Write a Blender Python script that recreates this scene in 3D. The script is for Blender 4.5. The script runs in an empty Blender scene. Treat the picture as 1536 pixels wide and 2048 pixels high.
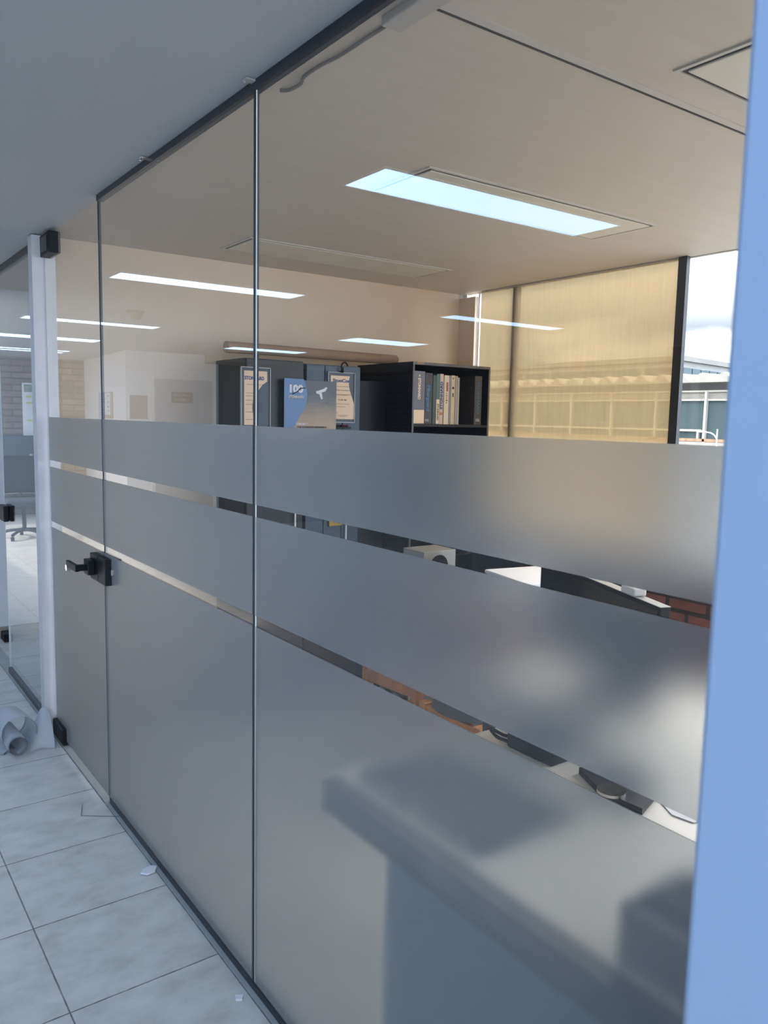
import bpy, bmesh, math, random
from mathutils import Matrix, Vector
random.seed(7)
SC = bpy.context.scene
COL = SC.collection
R = math.radians

# ------------------------------------------------------------------ camera
cam_d = bpy.data.cameras.new('camera')
cam = bpy.data.objects.new('camera', cam_d); COL.objects.link(cam)
yaw, pitch, roll, FPX = 0.94577791, -0.11631437, 0.02077924, 1598.16
fw = Vector((-math.sin(yaw)*math.cos(pitch), math.cos(yaw)*math.cos(pitch), math.sin(pitch)))
rt = Vector((math.cos(yaw), math.sin(yaw), 0)); up = rt.cross(fw)
rt2 = rt*math.cos(roll)+up*math.sin(roll); up2 = rt2.cross(fw)
M = Matrix((rt2, up2, -fw)).transposed().to_4x4(); M.translation = (0, -0.987, 1.68)
cam.matrix_world = M
cam_d.sensor_fit = 'VERTICAL'; cam_d.sensor_height = 36; cam_d.lens = FPX/2048*36
cam_d.clip_start = 0.02; cam_d.clip_end = 500
cam_d.dof.use_dof = True; cam_d.dof.focus_distance = 3.3; cam_d.dof.aperture_fstop = 9.5
SC.camera = cam

# ------------------------------------------------------------------ exposure and sky
SC.view_settings.view_transform = 'Standard'; SC.view_settings.look = 'None'
SC.view_settings.gamma = 1; SC.view_settings.exposure = 0.1
SC.view_settings.use_curve_mapping = False
try:
    SC.cycles.use_denoising = True; SC.cycles.denoiser = 'OPENIMAGEDENOISE'
    SC.cycles.max_bounces = 10; SC.cycles.diffuse_bounces = 5; SC.cycles.glossy_bounces = 5
    SC.cycles.transmission_bounces = 8; SC.cycles.transparent_max_bounces = 20
    SC.cycles.caustics_reflective = True; SC.cycles.caustics_refractive = True
    SC.cycles.sample_clamp_indirect = 6.0
except Exception:
    pass
LUM = 9.8          # strength of the corridor luminaires
SKY = 1.0

W = bpy.data.worlds.new('sky'); SC.world = W; W.use_nodes = True
nt = W.node_tree; nt.nodes.clear()
def N(t, ty, **k):
    n = t.nodes.new(ty)
    for a, b in k.items():
        setattr(n, a, b)
    return n
def ramp(t, stops):
    n = t.nodes.new('ShaderNodeValToRGB'); cr = n.color_ramp
    while len(cr.elements) < len(stops): cr.elements.new(0.5)
    for e, (p, c) in zip(cr.elements, stops):
        e.position = p; e.color = (*c, 1) if len(c) == 3 else c
    return n
tc = N(nt, 'ShaderNodeTexCoord'); mp = N(nt, 'ShaderNodeMapping'); mp.inputs['Scale'].default_value = (1, 1, 3.5)
nz = N(nt, 'ShaderNodeTexNoise'); nz.inputs['Scale'].default_value = 3.2; nz.inputs['Detail'].default_value = 6
nt.links.new(tc.outputs['Generated'], mp.inputs[0]); nt.links.new(mp.outputs[0], nz.inputs[0])
sx = N(nt, 'ShaderNodeSeparateXYZ'); nt.links.new(tc.outputs['Generated'], sx.inputs[0])
# elevation gradient: greyer blue near the roofs, bright cloud deck above
el = ramp(nt, [(0.0, (0.38, 0.36, 0.33)), (0.07, (0.52, 0.64, 0.80)), (0.11, (0.62, 0.72, 0.84)), (0.17, (1.9, 1.95, 2.0)), (0.40, (8.6, 8.5, 8.4)), (1.0, (10.2, 10.1, 10.0))])
nt.links.new(sx.outputs['Z'], el.inputs[0])
cl = ramp(nt, [(0.52, (0, 0, 0)), (0.74, (1, 1, 1))]); nt.links.new(nz.outputs['Fac'], cl.inputs[0])
mxc = N(nt, 'ShaderNodeMixRGB'); nt.links.new(cl.outputs[0], mxc.inputs[0]); nt.links.new(el.outputs[0], mxc.inputs[1])
mxc.inputs[2].default_value = (2.6, 2.65, 2.7, 1)
# the clear blue half of the sky lies on the +x / -y side, over the corridor window
dirx = N(nt, 'ShaderNodeMath', operation='MULTIPLY_ADD'); nt.links.new(sx.outputs['X'], dirx.inputs[0]); dirx.inputs[1].default_value = 1.6; dirx.inputs[2].default_value = -0.15
dcl = N(nt, 'ShaderNodeClamp'); nt.links.new(dirx.outputs[0], dcl.inputs[0])
mxb = N(nt, 'ShaderNodeMixRGB'); nt.links.new(dcl.outputs[0], mxb.inputs[0]); nt.links.new(mxc.outputs[0], mxb.inputs[1])
mxb.inputs[2].default_value = (4.4, 5.2, 6.4, 1)
bg = N(nt, 'ShaderNodeBackground'); bg.inputs['Strength'].default_value = SKY*1.2
nt.links.new(mxb.outputs[0], bg.inputs[0])
wo = N(nt, 'ShaderNodeOutputWorld'); nt.links.new(bg.outputs[0], wo.inputs[0])

def portal(name, loc, rot, sx_, sy_):
    l = bpy.data.lights.new(name, 'AREA'); l.shape = 'RECTANGLE'; l.size = sx_; l.size_y = sy_
    l.cycles.is_portal = True
    o = bpy.data.objects.new(name, l); COL.objects.link(o); o.location = loc; o.rotation_euler = rot
portal('daylight_portal_office', (-1.35, 2.93, 1.72), (R(90), 0, R(180)), 6.0, 1.62)
portal('daylight_portal_corridor', (3.05, -3.4, 1.55), (R(90), 0, R(90)), 4.6, 1.8)
portal('daylight_portal_added_window', (-10.2, 0.06, 1.67), (R(90), 0, R(180)), 6.9, 1.5)  # belongs to the added far window
# low sun haze through the office windows: a real sun, mostly stopped by the blinds
sun_d = bpy.data.lights.new('sun', 'SUN'); sun_d.energy = 3.0; sun_d.angle = R(3); sun_d.color = (1.0, 0.93, 0.82)
sun = bpy.data.objects.new('sun', sun_d); COL.objects.link(sun)
sun.rotation_euler = Vector((0.55, -1.0, -1.15)).to_track_quat('-Z', 'Y').to_euler()

# ------------------------------------------------------------------ helpers
def bm_new(): return bmesh.new()
def box(bm, x0, x1, y0, y1, z0, z1, bev=0, seg=2):
    if x0 > x1: x0, x1 = x1, x0
    if y0 > y1: y0, y1 = y1, y0
    if z0 > z1: z0, z1 = z1, z0
    b = bmesh.new()
    bmesh.ops.create_cube(b, size=1)
    for v in b.verts:
        v.co = Vector(((x0+x1)/2+v.co.x*(x1-x0), (y0+y1)/2+v.co.y*(y1-y0), (z0+z1)/2+v.co.z*(z1-z0)))
    if bev:
        bmesh.ops.bevel(b, geom=list(b.edges), offset=bev, segments=seg, affect='EDGES', profile=0.5)
    merge(bm, b); return bm
def merge(bm, b, mat=None):
    if mat is not None: bmesh.ops.transform(b, matrix=mat, verts=b.verts)
    me = bpy.data.meshes.new('tmp'); b.to_mesh(me); b.free(); bm.from_mesh(me); bpy.data.meshes.remove(me)
def bx(*a, **k): return box(bmesh.new(), *a, **k)
def cyl(bm, p0, p1, r0, r1=None, n=24, caps=True):
    r1 = r0 if r1 is None else r1
    p0 = Vector(p0); p1 = Vector(p1); d = p1-p0
    b = bmesh.new()
    bmesh.ops.create_cone(b, cap_ends=caps, segments=n, radius1=r0, radius2=r1, depth=d.length)
    q = Vector((0, 0, 1)).rotation_difference(d.normalized())
    merge(bm, b, Matrix.Translation((p0+p1)/2) @ q.to_matrix().to_4x4()); return bm
def tube(bm, pts, r, n=10):
    pts = [Vector(p) for p in pts]; rings = []
    for i, p in enumerate(pts):
        t = (pts[min(i+1, len(pts)-1)]-pts[max(i-1, 0)]).normalized()
        a = t.orthogonal().normalized() if i == 0 else (prev - t*prev.dot(t)).normalized()
        prev = a; c = t.cross(a)
        rings.append([bm.verts.new(p+(a*math.cos(k*2*math.pi/n)+c*math.sin(k*2*math.pi/n))*r) for k in range(n)])
    for i in range(len(rings)-1):
        for k in range(n):
            bm.faces.new((rings[i][k], rings[i][(k+1) % n], rings[i+1][(k+1) % n], rings[i+1][k]))
    bm.faces.new(rings[0][::-1]); bm.faces.new(rings[-1]); return bm
def smooth_pts(ctrl, k=6):
    P = [Vector(c) for c in ctrl]; P = [P[0]*2-P[1]]+P+[P[-1]*2-P[-2]]; out = []
    for i in range(1, len(P)-2):
        for j in range(k):
            t = j/k; a, b, c, d = P[i-1:i+3]
            out.append(0.5*((2*b)+(c-a)*t+(2*a-5*b+4*c-d)*t*t+(3*b-a-3*c+d)*t**3))
    out.append(P[-2]); return out
def sheet(bm, rows):
    """rows: list of lists of points -> quad grid"""
    V = [[bm.verts.new(p) for p in r] for r in rows]
    for i in range(len(V)-1):
        for j in range(len(V[0])-1):
            bm.faces.new((V[i][j], V[i][j+1], V[i+1][j+1], V[i+1][j]))
    return bm
def prism(bm, pts, axis, a0, a1):
    """polygon pts (2D) extruded along axis 'x','y','z' from a0 to a1"""
    def P(p, a):
        return {'x': (a, p[0], p[1]), 'y': (p[0], a, p[1]), 'z': (p[0], p[1], a)}[axis]
    A = [bm.verts.new(P(p, a0)) for p in pts]; B = [bm.verts.new(P(p, a1)) for p in pts]
    bm.faces.new(A[::-1]); bm.faces.new(B); n = len(pts)
    for i in range(n): bm.faces.new((A[i], A[(i+1) % n], B[(i+1) % n], B[i]))
    bmesh.ops.recalc_face_normals(bm, faces=list(bm.faces)); return bm
def worldloc(o):
    v = Vector((0, 0, 0))
    while o: v += o.location; o = o.parent
    return v
def obj(name, bm, mat, parent=None, smooth=False, xf=None):
    if xf is not None: bmesh.ops.transform(bm, matrix=xf, verts=bm.verts)
    off = worldloc(parent) if parent else None
    if off is None:
        xs = [v.co for v in bm.verts]
        off = Vector(((min(v.x for v in xs)+max(v.x for v in xs))/2, (min(v.y for v in xs)+max(v.y for v in xs))/2, min(v.z for v in xs)))
    bmesh.ops.translate(bm, vec=-off, verts=bm.verts)
    bmesh.ops.recalc_face_normals(bm, faces=bm.faces)
    me = bpy.data.meshes.new(name); bm.to_mesh(me); bm.free()
    if smooth:
        for p in me.polygons: p.use_smooth = True
    me.materials.append(mat)
    o = bpy.data.objects.new(name, me); COL.objects.link(o)
    if parent: o.parent = parent
    else: o.location = off
    return o
def tag(o, label, cat, group=None):
    o['label'] = label; o['category'] = cat
    if group: o['group'] = group
    return o
def thing(name, label, cat, loc=(0, 0, 0), group=None):
    o = bpy.data.objects.new(name, None); COL.objects.link(o); o.location = loc; o.empty_display_size = 0.1
    return tag(o, label, cat, group)
def struct(name, bm, mat, parent=None, **k):
    o = obj(name, bm, mat, parent, **k)
    if parent is None: o['kind'] = 'structure'
    return o
def sempty(name, loc):
    o = bpy.data.objects.new(name, None); COL.objects.link(o); o.location = loc; o['kind'] = 'structure'; return o
def dup(o, loc=None, label=None, parent=None):
    c = o.copy(); COL.objects.link(c)
    if parent: c.parent = parent
    if loc is not None: c.location = loc
    if label: c['label'] = label
    for ch in list(o.children): dup(ch, parent=c)
    return c
AX = {'face+x': (Vector((0, 1, 0)), Vector((0, 0, 1))), 'down': (Vector((0, 0, -1)), Vector((0, 1, 0))), 'rise': (Vector((0, 0, 1)), Vector((0, -1, 0)))}
def lettering(name, s, pos, size, mode, mat, parent, bold=0.0, width=None, align='CENTER', depth=0.0006):
    """text as a mesh lying on a face that looks towards +x; pos is the text's centre"""
    cu = bpy.data.curves.new(name, 'FONT'); cu.body = s; cu.size = size; cu.extrude = depth; cu.offset = bold
    cu.align_x = align; cu.align_y = 'CENTER'; cu.resolution_u = 3
    t = bpy.data.objects.new('t', cu); COL.objects.link(t)
    dg = bpy.context.evaluated_depsgraph_get(); me = bpy.data.meshes.new_from_object(t.evaluated_get(dg))
    bpy.data.objects.remove(t); bpy.data.curves.remove(cu)
    me.name = name; me.materials.clear(); me.materials.append(mat)
    X, Y = AX[mode]; Z = X.cross(Y)
    if width:
        w = max(v.co.x for v in me.vertices)-min(v.co.x for v in me.vertices); f = width/w
    else: f = 1
    off = worldloc(parent)
    for v in me.vertices:
        v.co = X*(v.co.x*f)+Y*v.co.y+Z*v.co.z+Vector(pos)-off
    o = bpy.data.objects.new(name, me); COL.objects.link(o); o.parent = parent; return o

# ------------------------------------------------------------------ materials
MATS = {}
def mat(name, c, rough=0.6, metal=0.0, var=0.0, vscale=6.0, bump=0.0, bscale=40, stretch=(1, 1, 1), spec=0.5, coat=0.0):
    m = bpy.data.materials.new(name); m.use_nodes = True; t = m.node_tree
    p = t.nodes['Principled BSDF']; p.inputs['Base Color'].default_value = (*c, 1)
    p.inputs['Roughness'].default_value = rough; p.inputs['Metallic'].default_value = metal
    p.inputs['Specular IOR Level'].default_value = spec; p.inputs['Coat Weight'].default_value = coat
    tcn = N(t, 'ShaderNodeTexCoord'); mpn = N(t, 'ShaderNodeMapping'); mpn.inputs['Scale'].default_value = stretch
    t.links.new(tcn.outputs['Object'], mpn.inputs[0])
    if var:
        n = N(t, 'ShaderNodeTexNoise'); n.inputs['Scale'].default_value = vscale; n.inputs['Detail'].default_value = 5
        t.links.new(mpn.outputs[0], n.inputs[0])
        r = ramp(t, [(0.3, tuple(x*(1-var) for x in c)), (0.7, tuple(min(1, x*(1+var)) for x in c))])
        t.links.new(n.outputs['Fac'], r.inputs[0]); t.links.new(r.outputs[0], p.inputs['Base Color'])
    if bump:
        n = N(t, 'ShaderNodeTexNoise'); n.inputs['Scale'].default_value = bscale; n.inputs['Detail'].default_value = 4
        t.links.new(mpn.outputs[0], n.inputs[0]); b = N(t, 'ShaderNodeBump'); b.inputs['Strength'].default_value = bump
        b.inputs['Distance'].default_value = 0.01
        t.links.new(n.outputs['Fac'], b.inputs['Height']); t.links.new(b.outputs[0], p.inputs['Normal'])
    MATS[name] = m; return m
def emis(name, c, s):
    m = bpy.data.materials.new(name); m.use_nodes = True; t = m.node_tree; t.nodes.clear()
    e = N(t, 'ShaderNodeEmission'); e.inputs[0].default_value = (*c, 1); e.inputs[1].default_value = s
    o = N(t, 'ShaderNodeOutputMaterial'); t.links.new(e.outputs[0], o.inputs[0]); return m
def glass_mat(name, tint=(1, 1, 1), ior=1.6):
    """clear pane: Fresnel mirror on the outer faces, straight-through transparency (both faces of a pane in one)"""
    m = bpy.data.materials.new(name); m.use_nodes = True; t = m.node_tree; t.nodes.clear()
    geo = N(t, 'ShaderNodeNewGeometry')
    fr = N(t, 'ShaderNodeFresnel'); fr.inputs[0].default_value = ior
    # two surfaces: 2R/(1+R)
    a = N(t, 'ShaderNodeMath', operation='MULTIPLY'); a.inputs[1].default_value = 2; t.links.new(fr.outputs[0], a.inputs[0])
    b = N(t, 'ShaderNodeMath', operation='ADD'); b.inputs[1].default_value = 1; t.links.new(fr.outputs[0], b.inputs[0])
    d = N(t, 'ShaderNodeMath', operation='DIVIDE'); t.links.new(a.outputs[0], d.inputs[0]); t.links.new(b.outputs[0], d.inputs[1])
    nb = N(t, 'ShaderNodeMath', operation='SUBTRACT'); nb.inputs[0].default_value = 1; t.links.new(geo.outputs['Backfacing'], nb.inputs[1])
    f = N(t, 'ShaderNodeMath', operation='MULTIPLY'); t.links.new(d.outputs[0], f.inputs[0]); t.links.new(nb.outputs[0], f.inputs[1])
    tr = N(t, 'ShaderNodeBsdfTransparent'); tr.inputs[0].default_value = (*tint, 1)
    gl = N(t, 'ShaderNodeBsdfGlossy'); gl.inputs['Roughness'].default_value = 0.0
    mx = N(t, 'ShaderNodeMixShader'); t.links.new(f.outputs[0], mx.inputs[0]); t.links.new(tr.outputs[0], mx.inputs[1]); t.links.new(gl.outputs[0], mx.inputs[2])
    o = N(t, 'ShaderNodeOutputMaterial'); t.links.new(mx.outputs[0], o.inputs[0]); return m
def film_mat(name):
    """frosted vinyl: part matt white body, part rough transmission that blurs what stands behind"""
    m = bpy.data.materials.new(name); m.use_nodes = True; t = m.node_tree; t.nodes.clear()
    di = N(t, 'ShaderNodeBsdfDiffuse'); di.inputs[0].default_value = (0.72, 0.735, 0.745, 1)
    rf = N(t, 'ShaderNodeBsdfRefraction'); rf.inputs['IOR'].default_value = 1.42; rf.inputs['Roughness'].default_value = 0.27
    rf.inputs[0].default_value = (0.94, 0.945, 0.94, 1)
    mx = N(t, 'ShaderNodeMixShader'); mx.inputs[0].default_value = 0.77
    t.links.new(di.outputs[0], mx.inputs[1]); t.links.new(rf.outputs[0], mx.inputs[2])
    o = N(t, 'ShaderNodeOutputMaterial'); t.links.new(mx.outputs[0], o.inputs[0]); return m
def blind_mat(name):
    m = bpy.data.materials.new(name); m.use_nodes = True; t = m.node_tree; t.nodes.clear()
    tcn = N(t, 'ShaderNodeTexCoord')
    n = N(t, 'ShaderNodeTexNoise'); n.inputs['Scale'].default_value = 60
    mpn = N(t, 'ShaderNodeMapping'); mpn.inputs['Scale'].default_value = (1, 1, 0.08)
    t.links.new(tcn.outputs['Object'], mpn.inputs[0]); t.links.new(mpn.outputs[0], n.inputs[0])
    r = ramp(t, [(0.3, (0.25, 0.185, 0.10)), (0.7, (0.275, 0.205, 0.11))]); t.links.new(n.outputs['Fac'], r.inputs[0])
    di = N(t, 'ShaderNodeBsdfDiffuse'); tl = N(t, 'ShaderNodeBsdfTranslucent'); tp = N(t, 'ShaderNodeBsdfTransparent')
    tp.inputs[0].default_value = (1.0, 0.80, 0.50, 1)
    t.links.new(r.outputs[0], di.inputs[0]); t.links.new(r.outputs[0], tl.inputs[0])
    m1 = N(t, 'ShaderNodeMixShader'); m1.inputs[0].default_value = 0.5; t.links.new(di.outputs[0], m1.inputs[1]); t.links.new(tl.outputs[0], m1.inputs[2])
    m2 = N(t, 'ShaderNodeMixShader'); m2.inputs[0].default_value = 0.18; t.links.new(m1.outputs[0], m2.inputs[1]); t.links.new(tp.outputs[0], m2.inputs[2])
    o = N(t, 'ShaderNodeOutputMaterial'); t.links.new(m2.outputs[0], o.inputs[0]); return m
def brick_mat(name, c1, c2, mortar, axes, bw, bh, mort=0.012, rough=0.8):
    m = bpy.data.materials.new(name); m.use_nodes = True; t = m.node_tree; p = t.nodes['Principled BSDF']
    p.inputs['Roughness'].default_value = rough
    g = N(t, 'ShaderNodeNewGeometry'); s = N(t, 'ShaderNodeSeparateXYZ'); t.links.new(g.outputs['Position'], s.inputs[0])
    c = N(t, 'ShaderNodeCombineXYZ'); t.links.new(s.outputs[axes[0]], c.inputs[0]); t.links.new(s.outputs[axes[1]], c.inputs[1])
    b = N(t, 'ShaderNodeTexBrick'); t.links.new(c.outputs[0], b.inputs['Vector'])
    b.inputs['Color1'].default_value = (*c1, 1); b.inputs['Color2'].default_value = (*c2, 1); b.inputs['Mortar'].default_value = (*mortar, 1)
    b.inputs['Scale'].default_value = 1; b.inputs['Brick Width'].default_value = bw; b.inputs['Row Height'].default_value = bh
    b.inputs['Mortar Size'].default_value = mort; b.inputs['Bias'].default_value = 0
    n = N(t, 'ShaderNodeTexNoise'); n.inputs['Scale'].default_value = 9; t.links.new(g.outputs['Position'], n.inputs[0])
    r = ramp(t, [(0.3, (0.7, 0.7, 0.7)), (0.7, (1.15, 1.12, 1.1))]); t.links.new(n.outputs['Fac'], r.inputs[0])
    mm = N(t, 'ShaderNodeMixRGB', blend_type='MULTIPLY'); mm.inputs[0].default_value = 1
    t.links.new(b.outputs['Color'], mm.inputs[1]); t.links.new(r.outputs[0], mm.inputs[2]); t.links.new(mm.outputs[0], p.inputs['Base Color'])
    bu = N(t, 'ShaderNodeBump'); bu.inputs['Strength'].default_value = 0.5; bu.inputs['Distance'].default_value = 0.006; bu.invert = True
    t.links.new(b.outputs['Fac'], bu.inputs['Height']); t.links.new(bu.outputs[0], p.inputs['Normal']); return m
def tile_mat():
    m = bpy.data.materials.new('floor_tiles'); m.use_nodes = True; t = m.node_tree; p = t.nodes['Principled BSDF']
    g = N(t, 'ShaderNodeNewGeometry'); s = N(t, 'ShaderNodeSeparateXYZ'); t.links.new(g.outputs['Position'], s.inputs[0])
    wn = N(t, 'ShaderNodeTexNoise'); wn.inputs['Scale'].default_value = 3; wn.inputs['Detail'].default_value = 3; t.links.new(g.outputs['Position'], wn.inputs[0])
    def axis(o, off, pitch_):
        a = N(t, 'ShaderNodeMath', operation='SUBTRACT'); t.links.new(s.outputs[o], a.inputs[0]); a.inputs[1].default_value = off
        b = N(t, 'ShaderNodeMath', operation='DIVIDE'); t.links.new(a.outputs[0], b.inputs[0]); b.inputs[1].default_value = pitch_
        f = N(t, 'ShaderNodeMath', operation='FLOOR'); t.links.new(b.outputs[0], f.inputs[0])
        fr = N(t, 'ShaderNodeMath', operation='FRACT'); t.links.new(b.outputs[0], fr.inputs[0])
        c = N(t, 'ShaderNodeMath', operation='PINGPONG'); t.links.new(b.outputs[0], c.inputs[0]); c.inputs[1].default_value = 0.5
        return f, c
    fx, dx = axis('X', -2.178, 0.449); fy, dy = axis('Y', -0.469, 0.448)
    mn = N(t, 'ShaderNodeMath', operation='MINIMUM'); t.links.new(dx.outputs[0], mn.inputs[0]); t.links.new(dy.outputs[0], mn.inputs[1])
    # ragged grout
    jn = N(t, 'ShaderNodeTexNoise'); jn.inputs['Scale'].default_value = 25; t.links.new(g.outputs['Position'], jn.inputs[0])
    jj = N(t, 'ShaderNodeMath', operation='MULTIPLY_ADD'); t.links.new(jn.outputs['Fac'], jj.inputs[0]); jj.inputs[1].default_value = -0.006; jj.inputs[2].default_value = 0.003
    ad = N(t, 'ShaderNodeMath', operation='ADD'); t.links.new(mn.outputs[0], ad.inputs[0]); t.links.new(jj.outputs[0], ad.inputs[1])
    gr = ramp(t, [(0.0025, (1, 1, 1)), (0.0055, (0, 0, 0))]); t.links.new(ad.outputs[0], gr.inputs[0])
    idc = N(t, 'ShaderNodeCombineXYZ'); t.links.new(fx.outputs[0], idc.inputs[0]); t.links.new(fy.outputs[0], idc.inputs[1])
    sc_ = N(t, 'ShaderNodeVectorMath', operation='MULTIPLY_ADD'); t.links.new(idc.outputs[0], sc_.inputs[0]); sc_.inputs[1].default_value = (3.71, 5.13, 1); t.links.new(g.outputs['Position'], sc_.inputs[2])
    mpn = N(t, 'ShaderNodeMapping'); mpn.inputs['Scale'].default_value = (1.7, 1, 1); t.links.new(sc_.outputs[0], mpn.inputs[0])
    n1 = N(t, 'ShaderNodeTexNoise'); n1.inputs['Scale'].default_value = 6; n1.inputs['Detail'].default_value = 8; n1.inputs['Roughness'].default_value = 0.62
    t.links.new(mpn.outputs[0], n1.inputs[0])
    r = ramp(t, [(0.30, (0.58, 0.56, 0.52)), (0.5, (0.72, 0.70, 0.66)), (0.68, (0.80, 0.78, 0.74))]); t.links.new(n1.outputs['Fac'], r.inputs[0])
    mx = N(t, 'ShaderNodeMixRGB'); t.links.new(gr.outputs[0], mx.inputs[0]); t.links.new(r.outputs[0], mx.inputs[1]); mx.inputs[2].default_value = (0.10, 0.10, 0.10, 1)
    t.links.new(mx.outputs[0], p.inputs['Base Color']); p.inputs['Roughness'].default_value = 0.38
    bu = N(t, 'ShaderNodeBump'); bu.inputs['Strength'].default_value = 0.4; bu.inputs['Distance'].default_value = 0.003; bu.invert = True
    t.links.new(gr.outputs[0], bu.inputs['Height']); t.links.new(bu.outputs[0], p.inputs['Normal']); return m

M_ceil = mat('ceiling_paint', (0.58, 0.52, 0.445), 0.55, var=0.03, vscale=2.5, stretch=(6, 0.7, 1), bump=0.04, bscale=18)
M_white = mat('white_wall_paint', (0.88, 0.89, 0.91), 0.6, var=0.02, bump=0.03)
M_wall_off = mat('cream_wall_paint', (0.80, 0.66, 0.50), 0.6, var=0.02)
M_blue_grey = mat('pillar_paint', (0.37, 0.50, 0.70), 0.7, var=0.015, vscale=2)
M_grey_wall = mat('dark_grey_wall_paint', (0.10, 0.11, 0.12), 0.6)
M_floor = tile_mat()
M_black = mat('black_powder_coat', (0.008, 0.009, 0.012), 0.5, spec=0.3)
M_rail = mat('black_rail', (0.022, 0.026, 0.034), 0.35)
M_glass = glass_mat('clear_glass')
M_edge = mat('polished_glass_edge', (0.85, 0.90, 0.87), 0.25)
M_edge_dark = mat('silicone_joint', (0.03, 0.035, 0.04), 0.4)
M_film = film_mat('frosted_vinyl')
M_blind = blind_mat('sunscreen_fabric')
M_diff = emis('luminaire_diffuser', (0.39, 0.63, 1.0), LUM)
M_off = mat('prismatic_diffuser_off', (0.66, 0.62, 0.52), 0.45, var=0.03)
M_frame = mat('luminaire_frame_paint', (0.55, 0.52, 0.46), 0.5)
M_gap = mat('shadow_gap', (0.05, 0.045, 0.04), 0.8)
M_dark = mat('dark_anodised_mullion', (0.035, 0.035, 0.037), 0.45)
M_whitefr = mat('white_window_frame', (0.85, 0.85, 0.83), 0.5)
M_brick_low = brick_mat('red_brick', (0.20, 0.075, 0.055), (0.26, 0.10, 0.075), (0.045, 0.03, 0.028), ('X', 'Z'), 0.24, 0.07)
M_brick_cor = brick_mat('buff_brick', (0.20, 0.165, 0.14), (0.34, 0.28, 0.24), (0.12, 0.10, 0.09), ('Y', 'Z'), 0.38, 0.10, 0.013)
M_cab = mat('black_steel_cabinet', (0.010, 0.013, 0.022), 0.5, spec=0.3)
M_cab2 = mat('charcoal_cabinet', (0.035, 0.038, 0.040), 0.5)
M_blue_lock = mat('slate_blue_locker', (0.055, 0.085, 0.125), 0.45)
M_brown = mat('dark_brown_laminate', (0.055, 0.026, 0.020), 0.5, var=0.15, vscale=5, stretch=(1, 1, 12))
M_wood = mat('orange_varnished_wood', (0.52, 0.22, 0.07), 0.4, var=0.25, vscale=8, stretch=(1, 1, 0.2))
M_card = mat('brown_cardboard', (0.36, 0.235, 0.15), 0.8, var=0.06)
M_paper = mat('warm_white_paper', (0.95, 0.74, 0.54), 0.8)
M_pap2 = mat('white_paper', (0.82, 0.84, 0.88), 0.7)
M_ink = mat('dark_ink', (0.04, 0.04, 0.05), 0.7)
M_inkblue = mat('navy_ink', (0.03, 0.09, 0.26), 0.6)
M_chrome = mat('chrome', (0.7, 0.7, 0.7), 0.15, metal=1)
M_desk = mat('light_grey_desk_laminate', (0.66, 0.64, 0.59), 0.4, var=0.02)
M_deskfr = mat('dark_grey_desk_frame', (0.05, 0.05, 0.055), 0.5)
M_panel = mat('blue_grey_desk_panel', (0.24, 0.34, 0.43), 0.5)
M_screen = mat('black_glossy_screen', (0.008, 0.009, 0.012), 0.12)
M_lgrey = mat('light_grey_plastic', (0.52, 0.52, 0.50), 0.5)
M_wplast = mat('white_plastic', (0.82, 0.82, 0.80), 0.4)
M_fabric = mat('grey_seat_fabric', (0.13, 0.13, 0.135), 0.9, bump=0.2, bscale=200)
M_cable = mat('grey_cable', (0.16, 0.15, 0.14), 0.6)
M_trunk = mat('plastic_trunking', (0.45, 0.43, 0.40), 0.5)
M_base = mat('beige_tile_skirting', (0.42, 0.39, 0.33), 0.5, var=0.08)
M_conc = mat('weathered_concrete', (0.17, 0.165, 0.15), 0.85, var=0.12, vscale=1.2)
M_conc2 = mat('pale_concrete', (0.24, 0.235, 0.215), 0.85, var=0.08, vscale=1.5)
M_pane_ext = mat('reflective_window_glass', (0.045, 0.07, 0.075), 0.12, spec=0.6)
M_cream = mat('cream_painted_metal', (0.30, 0.29, 0.26), 0.6)

# ------------------------------------------------------------------ setting
HC = 2.54
e = bx(-6.5, 3.4, -7.2, 3.0, -0.12, 0.0); box(e, -14.6, -6.5, -7.2, 0.1, -0.12, 0.0)
struct('floor', e, M_floor)
struct('ceiling', bx(-6.5, 3.4, 0.022, 2.775, HC, HC+0.25), M_ceil)
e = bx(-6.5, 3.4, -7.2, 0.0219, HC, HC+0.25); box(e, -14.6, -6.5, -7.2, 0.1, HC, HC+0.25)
struct('ceiling_corridor', e, mat('corridor_ceiling_light_tint', (0.43, 0.445, 0.46), 0.6, var=0.02, vscale=1.5))  # same ceiling as the office; dimmer, bluer corridor light put into its colour
struct('trim_1', bx(-1.404, -1.398, 0.1, 2.70, HC-0.004, HC+0.01), M_gap)          # joint line between ceiling boards
struct('trim_3', bx(-1.396, -1.372, 0.1, 2.70, HC-0.003, HC+0.01), mat('filled_joint', (0.58, 0.545, 0.50), 0.6))
# threshold strip under the glass line
struct('trim_2', bx(-6.3, -0.1, -0.019, 0.055, 0.0, 0.004), mat('threshold_stone', (0.46, 0.47, 0.46), 0.45, var=0.08, vscale=9))
# partition between the two offices
struct('wall_left', bx(-4.41, -4.293, 0.06, 2.72, 0, HC), M_wall_off)
# next office behind the far glass
struct('wall_next', bx(-6.47, -6.35, 0.03, 2.86, 0, HC), M_white)
struct('baseboard_next', bx(-6.35, -6.335, 0.03, 2.8, 0, 0.085), M_base)
# window side
struct('wall_window', bx(-6.5, 3.4, 2.72, 2.95, -0.02, 0.93), M_brick_low)
struct('wall_window_next', bx(-6.5, -4.29, 2.72, 2.80, 0.93, HC+0.05), M_white)
struct('trim_4', bx(-4.29, 1.8, 2.70, 2.96, 0.93, 0.955, bev=0.004), M_whitefr)     # window sill
struct('wall_right', bx(1.7, 1.85, 0.0, 2.72, 0, HC), M_wall_off)
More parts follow.
